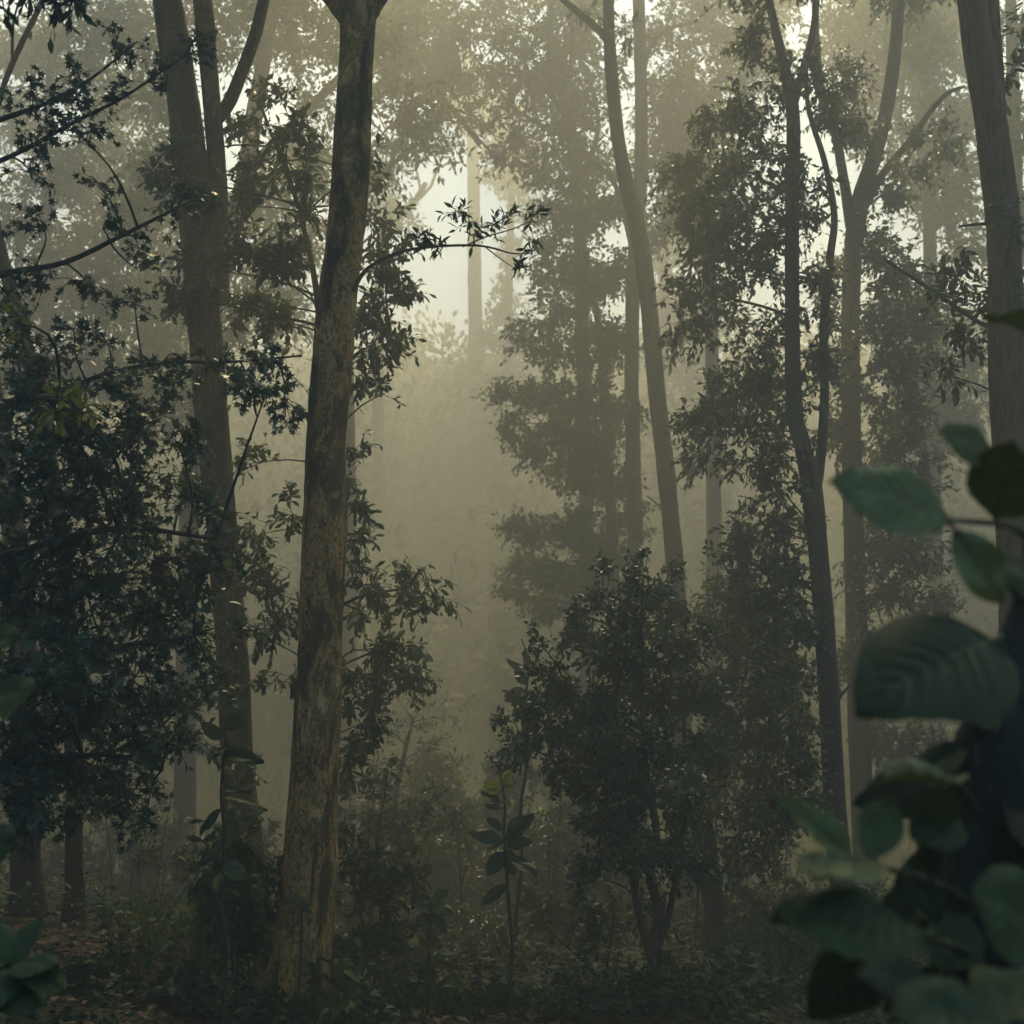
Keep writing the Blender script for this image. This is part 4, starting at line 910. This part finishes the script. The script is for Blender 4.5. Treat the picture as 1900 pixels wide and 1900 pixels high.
ur = np.random.default_rng(404)
for k, (u, Y, wd, ht, where) in enumerate([
        (80, 11.9, 70, 40, 'low in front of the twin black trunks'), (210, 12.2, 80, 45, 'low in front of the twin black trunks'), (340, 11.7, 70, 55, 'low in front of the twin black trunks'),
        (560, 10.9, 50, 28, 'hiding the foot of the broad trunk'), (470, 10.9, 40, 50, 'hiding the foot of the broad trunk'), (650, 10.8, 50, 36, 'hiding the foot of the broad trunk'),
        (760, 13.6, 80, 90, 'filling the mist between the broad trunk and the tall yellow-topped sapling'), (850, 15.5, 80, 80, 'filling the mist between the broad trunk and the tall yellow-topped sapling'), (700, 18.5, 80, 90, 'filling the mist between the broad trunk and the tall yellow-topped sapling'), (800, 20.5, 80, 80, 'filling the mist between the broad trunk and the tall yellow-topped sapling'),
        (890, 11.4, 70, 40, 'at the foot of the tall yellow-topped sapling'), (1010, 11.6, 80, 45, 'at the foot of the tall yellow-topped sapling'),
        (1050, 16.5, 70, 100, 'behind the stems of the glossy shrub'), (1140, 17.5, 70, 90, 'behind the stems of the glossy shrub'), (1250, 17.5, 70, 80, 'behind the stems of the glossy shrub'),
        (1150, 11.7, 80, 45, 'on the litter before the glossy shrub'), (1300, 12.0, 80, 50, 'on the litter before the glossy shrub'), (1420, 12.4, 80, 60, 'on the litter before the glossy shrub'),
        (650, 19, 70, 210, 'standing tall in the mist under the gap'), (735, 20.5, 80, 180, 'standing tall in the mist under the gap'), (830, 19.5, 80, 170, 'standing tall in the mist under the gap'), (900, 22, 80, 190, 'standing tall in the mist under the gap'), (1010, 21, 80, 200, 'standing tall in the mist under the gap'), (770, 25, 110, 210, 'standing tall in the mist under the gap'), (880, 27, 110, 230, 'standing tall in the mist under the gap'), (1090, 24, 90, 180, 'standing tall in the mist under the gap'),
        (40, 25, 90, 100, 'across the grass behind the twin black trunks'), (150, 26, 90, 110, 'across the grass behind the twin black trunks'), (260, 25, 90, 120, 'across the grass behind the twin black trunks'), (370, 24, 80, 120, 'across the grass behind the twin black trunks'), (470, 21, 80, 150, 'across the grass behind the twin black trunks'),
        (1380, 18.5, 80, 80, 'below the double-stemmed tree'), (1480, 16.5, 80, 90, 'below the double-stemmed tree'), (1560, 14.0, 80, 110, 'below the double-stemmed tree'), (1640, 15.0, 80, 140, 'below the double-stemmed tree')]):
    x = W(u, 1700, Y)[0]
    _, bv, _ = project(np.array([[x, Y, H(x, Y)]])); bv = float(bv[0])
    bl = [(u + ur.uniform(-1, 1) * wd, bv - ht * ur.uniform(.25, 1.05), wd * ur.uniform(.25, .5), ht * ur.uniform(.18, .38)) for _ in range(9 + int(ht / 22))]
    shrub('ragged green undergrowth shrub ' + where, Y, u, bl, 500 + k, 'mid', ('herb', 'oblong', 'yellowish')[k % 3] if Y > 13 else 'herb', ur.uniform(.07, .11) * (1 if Y < 18 else 1.15), 30 if Y < 18 else 20, 6, .18, 4, 'undergrowth_shrub', 'undergrowth ' + where)

# thin bare saplings in the grass
for k, (u, v0, v1, Y, du) in enumerate([(207, 1690, 1540, 22, -8), (238, 1690, 1560, 22.5, 5), (258, 1690, 1560, 22, -6), (283, 1690, 1530, 22.2, 25), (855, 1735, 1560, 17, -6), (1015, 1720, 1560, 18, 4), (1120, 1710, 1540, 18.5, 6), (1130, 1715, 1560, 19, -12), (1450, 1720, 1600, 19, 8), (1290, 1735, 1560, 17, 6), (985, 1730, 1600, 20, -8), (1350, 1715, 1590, 19, 14)]):
    where = 'in the grass beside the twin black trunks' if u < 400 else 'in the mist around the tall yellow-topped sapling' if u < 1080 else 'among the stems below the glossy and yellowing shrubs'
    t = Tree('thin_sapling', 'thin nearly bare sapling ' + where, 'sapling', Y, (u, v0), seed=70 + k, group='thin saplings ' + where)
    t.limb([(u + 1, v0 - 15, 2.6), (u + du * .4 + 3, (v0 + v1) / 2, 2.2), (u + du, v1, 1.6), (u + du * 1.6, v1 - 70, .8)], 'twig', 'stem', 6, .1, ground=True)
    t.limb([(u + du * .5 + 2, (v0 + v1) / 2 + 10, 1.6), (u + du + 22, v1 + 20, 1.2), (u + du + 32, v1 - 25, .7)], 'twig', 'limb', 5, .1)
    t.blobs([(u + du, v1 - 30, 25, 18), (u + du + 25, v1 - 10, 18, 14), (u + du - 15, v1 + 15, 18, 12)], 'oblong', 'oblong', .09, 22, 5, .22, jit=.2, axis_r=.005)
    t.finish(0)

# ------------------------------------------------------------------ large single leaves
RIB = {}
M['rib'] = mat_leaf('leaf_rib', [(0, (0.05, 0.085, 0.045)), (1, (0.075, 0.11, 0.06))], rough=0.5, trans=0.05)
def big_leaf_mesh(name, wd, bend, fold, pleat, nveins=8, shape=1.0, seed=0, nx=12, ny=26, curl=0.0, stalk=0.07):
    rng = np.random.default_rng(seed)
    ys = np.linspace(0, 1, ny)
    V = []
    for y in ys:
        half = wd * (max(0.0, math.sin(math.pi * min(1.0, y ** shape)))) ** 0.72
        if y > 0.93:
            half *= 1 - ((y - 0.93) / 0.07) ** 2 * 0.6
        for i in range(nx + 1):
            s = -1 + 2 * i / nx
            x = s * half
            ph = (y - 0.30 * abs(s)) * nveins * 2 * math.pi
            z = fold * abs(s) * half + bend * 1.1 * (y - y * y) - curl * (s * s) * half + pleat * math.sin(ph) * min(1, abs(s) * 3) * (1 - 0.5 * abs(s))
            z += 0.03 * math.sin(9 * y + seed + 3 * s) * abs(s)
            V.append((x, y + 0.0, z - 0.012 * (abs(s) < 0.01)))
    V = np.array(V)
    w1 = nx + 1
    i = (np.arange(ny - 1)[:, None] * w1 + np.arange(nx)[None]).ravel()
    b = Buf(); b.add(V, [np.stack([i, i + 1, i + w1 + 1, i + w1], 1)])
    P = np.array([(0, -stalk, 0.01), (0, 0, -0.004), (0, .3, -0.012 + bend * .231), (0, .7, -0.012 + bend * .231), (0, .97, -0.008 + bend * .03)])
    me = b.mesh(name, 'big')
    b = Buf(); tube(b, P, np.array([.016, .014, .012, .008, .003]), 5)
    for k in range(1, nveins):
        for sg in (-1, 1):
            Q = []
            for a in np.linspace(0.02, 0.9, 6):
                y = (k - .25) / nveins * .86 + 0.05 + 0.30 * a * .8
                if y > .97:
                    break
                half = wd * (max(0.0, math.sin(math.pi * min(1.0, y ** shape)))) ** 0.72
                z = fold * a * half + bend * 1.1 * (y - y * y) - curl * a * a * half
                Q.append((sg * a * half, y, z + pleat * .75))
            if len(Q) > 2:
                tube(b, np.array(Q), np.linspace(.0075, .002, len(Q)), 4, cap=False)
    RIB[me] = b.mesh('midrib', 'rib')
    return me
BL = [big_leaf_mesh('leaf', .29, .12, .16, .024, 8, .92, 1), big_leaf_mesh('leaf', .33, .20, .06, .028, 8, .85, 2, curl=.15), big_leaf_mesh('leaf', .24, .05, .3, .018, 9, 1.0, 3),
      big_leaf_mesh('leaf', .36, .30, .10, .014, 8, .72, 4, curl=.25)]
YL = []
for q, s in ((.30, 5), (.24, 6)):
    me = big_leaf_mesh('leaf', q, .1, .3, .008, 7, .9, s)
    me.materials.clear(); me.materials.append(M['young']); YL.append(me)

def recolour(me, mat):
    m2 = me.copy(); m2.materials.clear(); m2.materials.append(M[mat]); RIB[m2] = RIB[me]
    return m2
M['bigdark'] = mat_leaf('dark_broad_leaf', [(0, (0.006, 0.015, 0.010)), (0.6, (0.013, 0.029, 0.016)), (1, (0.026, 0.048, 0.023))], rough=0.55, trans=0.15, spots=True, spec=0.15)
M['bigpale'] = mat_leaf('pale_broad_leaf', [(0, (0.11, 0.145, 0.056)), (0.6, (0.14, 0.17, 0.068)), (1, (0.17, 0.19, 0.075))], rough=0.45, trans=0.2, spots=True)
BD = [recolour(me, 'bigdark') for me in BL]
M['saplingleaf'] = mat_leaf('sapling_leaf', [(0, (0.012, 0.034, 0.020)), (0.6, (0.026, 0.058, 0.030)), (1, (0.055, 0.09, 0.04))], rough=0.5, trans=0.25, spots=True, spec=0.2)
BS = [recolour(me, 'saplingleaf') for me in BL]
BP = [recolour(me, 'bigpale') for me in BL]
def put_leaf(parent, org, B, T, nrm, me, widen=1.0):
    B, T = np.asarray(B), np.asarray(T)
    d = T - B; L = np.linalg.norm(d); D = d / L
    n = np.asarray(nrm, float); n = n - D * np.dot(n, D); n /= np.linalg.norm(n)
    S = np.cross(D, n)
    o = link('leaf', me, parent)
    mt = Matrix(((S[0] * L * widen, D[0] * L, n[0] * L, 0), (S[1] * L * widen, D[1] * L, n[1] * L, 0), (S[2] * L * widen, D[2] * L, n[2] * L, 0), (0, 0, 0, 1)))
    mt.translation = Vector(B - org)
    o.matrix_local = mt
    link('midrib', RIB[me], o)
    return o

def stems(parent, org, paths, mat='stem', name='stem', sides=9, step=0.03, lump=.06):
    for q in paths:
        P, R = smoothpath([W(a[0], a[1], a[2]) for a in q], [a[3] * PX(a[2]) for a in q], step)
        b = Buf(); tube(b, P, R, sides, 0, 3, True, lump)
        link(name, b.mesh(name, mat, org), parent)

def big_plant(name, label, cat, Y, u, path_px, lv, seed=0, group=None, mats=None, hw=4.0):
    """path_px: stem (u, v, half px), lv: (base u, v, tip u, v, dy base, dy tip, mesh index, widen, normal)"""
    x = W(u, path_px[0][1], Y)[0]
    org = np.array([x, Y, H(x, Y)])
    r = thing(name, label, cat, org, group)
    P = [np.array([x, Y, org[2] - .03])] + [W(a[0], a[1], Y) for a in path_px]
    R = [path_px[0][2] * 1.2 * PX(Y)] + [a[2] * PX(Y) for a in path_px]
    P, R = smoothpath(P, R, .04)
    b = Buf(); tube(b, P, R, 8, 0, seed, True, .05)
    link('stem', b.mesh('stem', 'stem', org), r)
    sk = P
    jr = np.random.default_rng(seed + 900)
    for q in lv:
        B = W(q[0], q[1], Y + q[4]); T = W(q[2] + jr.normal() * 7, q[3] + jr.normal() * 7 + 5, Y + q[5] + jr.normal() * .08)
        me = BS[q[6]] if q[6] < 10 else YL[q[6] - 10]
        T = B + (T - B) * jr.uniform(.62, .95)
        put_leaf(r, org, B, T, np.array(q[8]) + jr.normal(size=3) * .25, me, q[7] * jr.uniform(.7, 1.1))
        a = sk[int(np.argmin(np.linalg.norm(sk - B, axis=1)))]
        if np.linalg.norm(a - B) > .03:
            bb = Buf(); PP = np.array([a, (a + B) / 2 + np.array([0, 0, .01]), B]); tube(bb, PP, np.array([.006, .005, .004]), 5)
            link('leaf_stalk', bb.mesh('leaf_stalk', 'stem', org), r)
    return r

# right foreground shrub
O = W(1850, 1900, 2.5); org = np.array([O[0], 2.5, H(O[0], 2.5)])
r = thing('large_leaved_shrub', 'blurred shrub with big pleated oval leaves on a thick black stem, close in front', 'shrub', org)
P = [np.array([org[0], 2.5, org[2] - .03]), np.array([org[0], 2.5, .5])] + [W(*q) for q in [(1850, 1850, 2.5), (1842, 1600, 2.5), (1850, 1400, 2.5), (1880, 1250, 2.5), (1900, 1130, 2.5), (1920, 1000, 2.5), (1925, 850, 2.5), (1930, 600, 2.5)]]
Rr = np.array([105, 98, 92, 84, 72, 50, 24, 18, 14, 9]) * PX(2.5)
PP, RR = smoothpath(P, Rr, .025)
b = Buf(); tube(b, PP, RR, 24, .03, 3, True, .12)
link('stem', b.mesh('stem', 'shade_bark', org), r)
stems(r, org, [[(1905, 1120, 2.5, 9), (1850, 1060, 2.35, 7), (1800, 1010, 2.2, 6), (1755, 965, 2.1, 4)],
               [(1910, 1000, 2.5, 8), (1870, 975, 2.35, 7), (1800, 968, 2.2, 6), (1765, 966, 2.12, 4)],
               [(1870, 1300, 2.5, 8), (1850, 1210, 2.3, 7), (1832, 1185, 2.15, 5)],
               [(1840, 1700, 2.5, 9), (1740, 1640, 2.3, 7), (1640, 1610, 2.2, 6), (1595, 1592, 2.15, 5)],
               [(1845, 1800, 2.5, 9), (1780, 1760, 2.3, 7), (1705, 1735, 2.15, 5)],
               [(1845, 1900, 2.5, 9), (1830, 1895, 2.2, 7), (1790, 1885, 2.0, 5)],
               [(1840, 1560, 2.5, 8), (1800, 1480, 2.4, 6), (1770, 1452, 2.3, 4)],
               [(1850, 1800, 2.5, 8), (1890, 1760, 2.3, 7), (1915, 1725, 2.1, 5)]], 'stem', 'branch')
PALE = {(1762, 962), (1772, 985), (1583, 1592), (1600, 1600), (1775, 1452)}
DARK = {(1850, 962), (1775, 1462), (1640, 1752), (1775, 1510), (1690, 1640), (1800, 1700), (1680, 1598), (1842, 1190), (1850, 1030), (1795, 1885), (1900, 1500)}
for q in [  # base u,v,Y  tip u,v,Y  mesh widen normal
    (1762, 962, 2.1, 1538, 893, 2.05, 1, .92, (0.1, -.95, .35)),
    (1850, 850, 2.2, 1740, 800, 2.15, 1, 1.05, (-.2, -.9, .4)),
    (1850, 962, 2.25, 1880, 815, 2.1, 1, 1.0, (-.35, -.9, .1)),
    (1772, 985, 2.15, 1858, 1120, 2.2, 0, .95, (-.35, -.85, .45)),
    (1850, 1030, 2.3, 1945, 1110, 2.2, 1, 1.0, (.1, -.8, .6)),
    (1842, 1190, 2.15, 1588, 1325, 2.02, 3, 1.02, (-.3, -.9, .35)),
    (1583, 1592, 2.15, 1430, 1487, 2.05, 2, .80, (.35, -.75, .6)),
    (1612, 1592, 2.15, 1655, 1480, 2.2, 0, 1.05, (-.1, -1, .2)),
    (1600, 1600, 2.15, 1515, 1635, 1.95, 1, .8, (0, -.35, 1)),
    (1712, 1733, 2.15, 1430, 1705, 2.0, 1, .72, (.05, -.7, .75)),
    (1775, 1452, 2.3, 1640, 1446, 2.1, 2, .9, (0, -.45, 1)),
    (1775, 1462, 2.3, 1690, 1560, 2.35, 1, .9, (.6, .3, .8)),
    (1640, 1752, 2.25, 1500, 1890, 2.3, 3, .95, (.7, .35, .7)),
    (1945, 1735, 2.1, 1797, 1652, 2.0, 1, 1.15, (-.1, -.9, .35)),
    (1795, 1885, 2.0, 1588, 1822, 1.85, 0, .85, (0, -.6, .8)),
    (1900, 1930, 1.9, 1650, 1890, 1.75, 1, .9, (0, -.7, .7)),
    (1680, 1598, 2.3, 1745, 1715, 2.25, 2, .95, (-.4, -.9, .2)),
    (1775, 1510, 2.4, 1700, 1565, 2.3, 1, .95, (.1, -.8, .4)),
    (1920, 1800, 2.2, 1862, 1905, 2.0, 0, 1.0, (-.4, -.8, .4)),
    (1930, 625, 2.4, 1850, 590, 2.2, 2, 1.0, (0, -.25, 1)),
    (1690, 1640, 2.4, 1640, 1730, 2.4, 0, 1.0, (0, -.8, .4)),
    (1800, 1700, 2.4, 1730, 1800, 2.3, 1, .9, (.3, -.5, .5)),
    (1900, 1500, 2.5, 1960, 1620, 2.3, 1, .9, (.3, -.7, .5)),
]:
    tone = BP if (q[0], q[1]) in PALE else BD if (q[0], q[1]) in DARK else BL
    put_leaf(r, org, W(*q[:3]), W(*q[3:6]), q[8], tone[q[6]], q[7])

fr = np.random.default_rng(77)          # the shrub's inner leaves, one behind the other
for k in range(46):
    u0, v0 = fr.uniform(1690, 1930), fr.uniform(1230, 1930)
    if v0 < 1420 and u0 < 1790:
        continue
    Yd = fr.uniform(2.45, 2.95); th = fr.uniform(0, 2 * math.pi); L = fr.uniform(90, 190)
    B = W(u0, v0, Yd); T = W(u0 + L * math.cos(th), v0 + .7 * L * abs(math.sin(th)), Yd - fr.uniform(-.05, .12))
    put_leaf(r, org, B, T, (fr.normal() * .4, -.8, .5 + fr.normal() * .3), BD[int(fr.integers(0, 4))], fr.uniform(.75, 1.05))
    a = PP[int(np.argmin(np.linalg.norm(PP - B, axis=1)))]
    bb = Buf(); tube(bb, np.array([a, (a + B) / 2 + np.array([0, 0, -.02]), B]), np.array([.006, .005, .003]), 5)
    link('leaf_stalk', bb.mesh('leaf_stalk', 'stem', org), r)

# left foreground plant
O = W(-70, 1900, 4.0); org = np.array([O[0], 4.0, H(O[0], 4.0)])
r = thing('broad_leaved_plant', 'broad-leaved plant below the star-leaved tree with a few large single oval leaves', 'plant', org)
P = [np.array([org[0], 4.0, org[2] - .03])] + [W(*q) for q in [(-70, 1900, 4.0), (-60, 1700, 4.0), (-55, 1500, 4.0), (-60, 1300, 4.0), (-70, 1150, 4.0)]]
PP, RR = smoothpath(P, np.array([12, 11, 10, 8, 6, 3]) * PX(4.0), .04)
b = Buf(); tube(b, PP, RR, 8, 0, 4, True, .05)
link('stem', b.mesh('stem', 'stem', org), r)
stems(r, org, [[(-60, 1330, 4.0, 4), (-40, 1315, 3.95, 3), (-25, 1300, 3.9, 2.5)], [(-65, 1230, 4.0, 4), (-50, 1215, 3.95, 3)], [(-57, 1620, 4, 4), (-50, 1590, 3.95, 3)],
               [(-66, 1850, 4, 5), (-20, 1810, 3.9, 4), (28, 1785, 3.85, 3)]], 'stem', 'branch')
for q in [(-28, 1302, 3.9, 68, 1288, 3.75, 1, .95, (0, -.85, .5)), (-50, 1215, 3.95, 36, 1182, 3.8, 0, 1.0, (0, -.8, .5)), (-50, 1590, 3.95, 32, 1566, 3.8, 1, 1.05, (0, -.85, .4)),
          (28, 1785, 3.85, 78, 1702, 3.9, 0, 1.0, (-.3, -.9, .2)), (22, 1785, 3.85, -30, 1700, 3.85, 1, .9, (.2, -.8, .5)), (32, 1790, 3.85, 98, 1800, 3.7, 1, .9, (0, -.5, .9)),
          (40, 1800, 3.85, 118, 1845, 3.7, 0, .8, (.2, -.6, .8)), (20, 1800, 3.85, -10, 1880, 3.7, 1, .9, (-.2, -.7, .6)), (10, 1810, 3.9, 60, 1890, 3.7, 1, .8, (.2, -.7, .6))]:
    put_leaf(r, org, W(*q[:3]), W(*q[3:6]), q[8], BL[q[6]], q[7])

# saplings with big leaves
big_plant('big_leaved_sapling', 'tall straight sapling with big round leaves and a yellow young top', 'sapling', 10.8, 944,
          [(946, 1830, 3.4), (950, 1760, 3.2), (944, 1680, 3), (940, 1610, 2.7), (935, 1540, 2.4), (937, 1490, 2), (930, 1445, 1.5)],
          [(934, 1560, 868, 1545, 0, -.1, 1, 1.0, (0, -.9, .4)), (940, 1560, 998, 1560, 0, -.1, 1, 1.0, (0, -.9, .4)), (936, 1570, 890, 1570, 0, -.1, 0, .9, (0, -.4, 1)), (938, 1575, 945, 1635, 0, -.1, 1, .95, (0, -1, .2)), (934, 1580, 912, 1625, 0, -.1, 0, 1.0, (-.3, -.9, .2)), (944, 1590, 996, 1622, 0, -.1, 2, .9, (.1, -.6, .8)), (942, 1540, 985, 1500, 0, 0, 0, .9, (-.2, -.9, .3)), (932, 1540, 895, 1500, 0, -.1, 0, 1, (.2, -.9, .3)), (928, 1500, 880, 1480, 0, 0, 1, .9, (.1, -.9, .4)), (925, 1490, 878, 1455, 0, 0, 0, 1, (.2, -.9, .4)), (942, 1640, 880, 1683, 0, -.1, 2, .8, (.3, -.7, .5)), (938, 1560, 1000, 1500, 0, .1, 1, .8, (-.2, -.9, .4)),
           (932, 1450, 958, 1435, 0, 0, 10, 1.0, (0, -.9, .4)), (930, 1450, 915, 1440, 0, 0, 10, 1, (0, -.9, .5)), (930, 1450, 945, 1462, 0, -.1, 10, 1.1, (0, -1, .2)), (932, 1455, 950, 1448, 0, 0, 11, 1.2, (0, -1, .4)), (928, 1460, 900, 1445, 0, 0, 11, 1, (0, -1, .4)), (933, 1480, 942, 1500, 0, 0, 11, 1, (0, -1, .2)), (926, 1470, 905, 1462, 0, 0, 11, 1.1, (0, -1, .2)), (932, 1446, 938, 1424, 0, 0, 10, 1, (0, -1, .1))], 1)
big_plant('big_leaved_sapling', 'leggy sapling with a cluster of dark square-ended leaves at the height of the glossy shrub', 'sapling', 15.2, 955,
          [(956, 1720, 4), (968, 1600, 3.6), (966, 1500, 3.3), (979, 1400, 3), (974, 1310, 2.5), (981, 1235, 2), (968, 1185, 1.2)],
          [(975, 1280, 925, 1300, 0, -.1, 1, 1.1, (0, -.9, .3)), (976, 1270, 950, 1230, 0, -.1, 1, 1.1, (.1, -1, .2)), (978, 1250, 1010, 1240, 0, -.1, 1, .9, (0, -.8, .5)), (978, 1300, 945, 1320, 0, -.1, 0, 1.1, (0, -1, .2)), (979, 1240, 975, 1190, 0, 0, 0, .9, (0, -1, .1)), (974, 1300, 905, 1275, 0, 0, 2, .7, (0, -.6, .7)), (978, 1330, 985, 1365, 0, -.1, 1, 1, (0, -1, .1)), (978, 1260, 930, 1215, 0, 0, 0, .9, (.3, -.8, .3)), (972, 1430, 940, 1425, 0, 0, 2, .8, (0, -.8, .5)), (976, 1280, 1000, 1290, 0, 0, 0, .9, (0, -1, .3)), (976, 1310, 1005, 1330, 0, 0, 0, .9, (0, -1, .3))], 2)
big_plant('big_leaved_sapling', 'short sapling with drooping dark oval leaves between the drooping shrub and the tall sapling', 'sapling', 11.8, 795,
          [(796, 1790, 3.5), (797, 1720, 3), (800, 1670, 2.4)],
          [(798, 1690, 768, 1672, 0, -.1, 0, 1, (0, -.8, .5)), (800, 1680, 810, 1720, 0, -.2, 1, 1.1, (0, -1, .1)), (800, 1680, 850, 1700, 0, -.1, 1, .9, (0, -.8, .5)), (800, 1675, 785, 1700, 0, -.2, 1, 1.1, (0, -1, .2)), (802, 1672, 845, 1650, 0, 0, 0, .9, (0, -.8, .5)), (798, 1695, 765, 1715, 0, -.1, 0, 1, (0, -.9, .3)), (803, 1690, 832, 1738, 0, -.1, 0, 1, (.1, -1, .2)), (800, 1672, 790, 1640, 0, 0, 11, 1, (0, -1, .2)), (800, 1672, 820, 1650, 0, 0, 11, .8, (0, -1, .3)), (800, 1670, 775, 1645, 0, 0, 0, .8, (0, -1, .4))], 3)
big_plant('big_leaved_sapling', 'big-leaved sapling growing up in front of the brown forked trunk', 'sapling', 10.4, 415,
          [(420, 1770, 3.4), (411, 1660, 3.2), (417, 1560, 3), (410, 1470, 2.6), (417, 1390, 2.2), (418, 1340, 1.5)],
          [(412, 1372, 362, 1320, 0, -.1, 1, 1.0, (.2, -.8, .5)), (418, 1352, 452, 1322, 0, 0, 1, 1.1, (-.1, -1, .2)), (416, 1400, 485, 1415, 0, -.1, 0, .9, (0, -.6, .8)), (414, 1385, 400, 1395, 0, -.2, 0, 1, (0, -.6, .6)), (413, 1470, 480, 1462, 0, -.1, 2, .9, (0, -.35, 1)), (415, 1480, 515, 1515, 0, -.1, 1, .75, (0, -.5, 1)), (412, 1440, 430, 1430, 0, -.1, 1, 1, (0, -1, .3)), (412, 1500, 358, 1545, 0, -.1, 2, .8, (.1, -.7, .6)), (414, 1395, 455, 1380, 0, 0, 0, .9, (0, -.7, .6)), (413, 1520, 460, 1560, 0, -.1, 0, .9, (0, -.7, .6)), (413, 1400, 370, 1400, 0, 0, 2, 1, (0, -.5, .8)), (413, 1580, 360, 1600, 0, 0, 0, .9, (0, -.7, .7)), (413, 1600, 470, 1640, 0, -.1, 1, .9, (0, -.7, .7)), (413, 1620, 385, 1655, 0, -.1, 11, 1.0, (-.1, -1, .2)), (413, 1618, 402, 1650, 0, -.1, 11, .9, (.1, -1, .2))], 4)
for k, (u, v, Y, s) in enumerate([(1250, 1860, 11.4, 1.0), (1305, 1790, 12.6, .9), (1050, 1820, 11.6, 1.0), (560, 1690, 11.0, .9), (1120, 1880, 11.2, 1.0), (890, 1790, 12.4, .8), (1400, 1830, 11.8, .9), (330, 1850, 11.3, .9), (180, 1800, 12.2, .8), (1360, 1770, 13.2, .7)]):
    a = np.random.default_rng(200 + k)
    lv = []
    for j in range(7):
        th = a.uniform(0, 2 * math.pi)
        lv.append((u + a.normal() * 2, v - 20 * s, u + 42 * s * math.cos(th), v - 14 * s + 22 * s * math.sin(th), 0, -.15 * math.sin(th), int(a.integers(0, 3)), .9, (a.normal() * .3, -.6, .8)))
    where = 'in front of the twin black trunks' if u < 400 else 'standing right against the broad trunk' if u < 600 else 'in the litter around the tall yellow-topped sapling' if u < 1200 else 'in the litter before the glossy shrub and the double-stemmed tree'
    big_plant('seedling', 'small broad-leaved seedling ' + where, 'seedling', Y, u, [(u, v + 5, 2.2), (u, v - 20 * s, 1.6)], lv, k, 'broad-leaved seedlings ' + where)

# ------------------------------------------------------------------ unseen wood added around the viewpoint for its shade
def added_shade_wood():
    rng = np.random.default_rng(9)
    P, Dl, tr, tR = [], [], [], []
    for k in range(70):
        while True:
            x, y = rng.uniform(-24, 24), rng.uniform(-24, 26)
            if (abs(x) > 0.44 * max(y, 0) + 4.2 or y < -4.5) and not (x > 0 and y < 7):  # right rear left open so light reaches the broad trunk
                break
        h = rng.uniform(7, 15)
        z = H(x, y)
        tr.append(np.stack([np.linspace(x, x + rng.normal() * .5, 5), np.linspace(y, y + rng.normal() * .5, 5), np.linspace(z - .05, z + h, 5)], 1))
        tR.append(np.linspace(.16, .05, 5))
        m = 380
        a = rng.uniform(0, 2 * math.pi, m); q = np.sqrt(rng.random(m)) * rng.uniform(1.6, 2.6)
        zz = rng.uniform(0.12, 1.0, m) * h
        lump = 0.75 + 0.35 * np.sin(zz * 1.9 + a * 2 + k)
        P.append(np.stack([x + q * lump * np.cos(a), y + q * lump * np.sin(a), z + zz], 1))
        Dl.append(rng.normal(size=(m, 3)) + np.array([0, 0, -.3]))
    P = np.concatenate(P); Dl = np.concatenate(Dl)
    ok = np.abs(P[:, 0]) > 0.40 * np.maximum(P[:, 1], 0) + 1.6
    P, Dl = P[ok], Dl[ok]
    S, D, N = leaf_frames(Dl, rng, 0.7)
    b = Buf(); leaves(b, P, S, D, N, rng.uniform(.40, .62, len(P)), 'fat')
    o = link('added_shade_wood', b.mesh('added_shade_wood', 'far', smooth=False), kind='stuff')
    o['label'] = 'unseen leafy wood added around the viewpoint to shade the low fog'; o['category'] = 'wood'
    b = Buf(); tubes(b, np.array(tr), np.array(tR), 7)
    link('trunks', b.mesh('trunks', 'bark_far'), o, kind='stuff')
if SHADE_WOOD:
    added_shade_wood()

# ------------------------------------------------------------------ the fog
def haze():
    x0, x1, y0, y1, z0, z1 = -100, 100, -35, 135, -2.0, 46.0
    v = [(x0, y0, z0), (x1, y0, z0), (x1, y1, z0), (x0, y1, z0), (x0, y0, z1), (x1, y0, z1), (x1, y1, z1), (x0, y1, z1)]
    f = [(0, 3, 2, 1), (4, 5, 6, 7), (0, 1, 5, 4), (1, 2, 6, 5), (2, 3, 7, 6), (3, 0, 4, 7)]
    me = bpy.data.meshes.new('haze'); me.from_pydata(v, [], f)
    m = bpy.data.materials.new('haze'); m.use_nodes = True
    n, l = m.node_tree.nodes, m.node_tree.links
    n.clear()
    out = n.new('ShaderNodeOutputMaterial'); pv = n.new('ShaderNodeVolumePrincipled')
    pv.inputs['Color'].default_value = (*HAZE['color'], 1)
    pv.inputs['Density'].default_value = HAZE['density']
    pv.inputs['Anisotropy'].default_value = HAZE['g']
    l.new(pv.outputs[0], out.inputs['Volume'])
    me.materials.append(m)
    o = link('haze', me, kind='stuff')
    o['label'] = 'pale morning fog filling the forest'; o['category'] = 'fog'
haze()
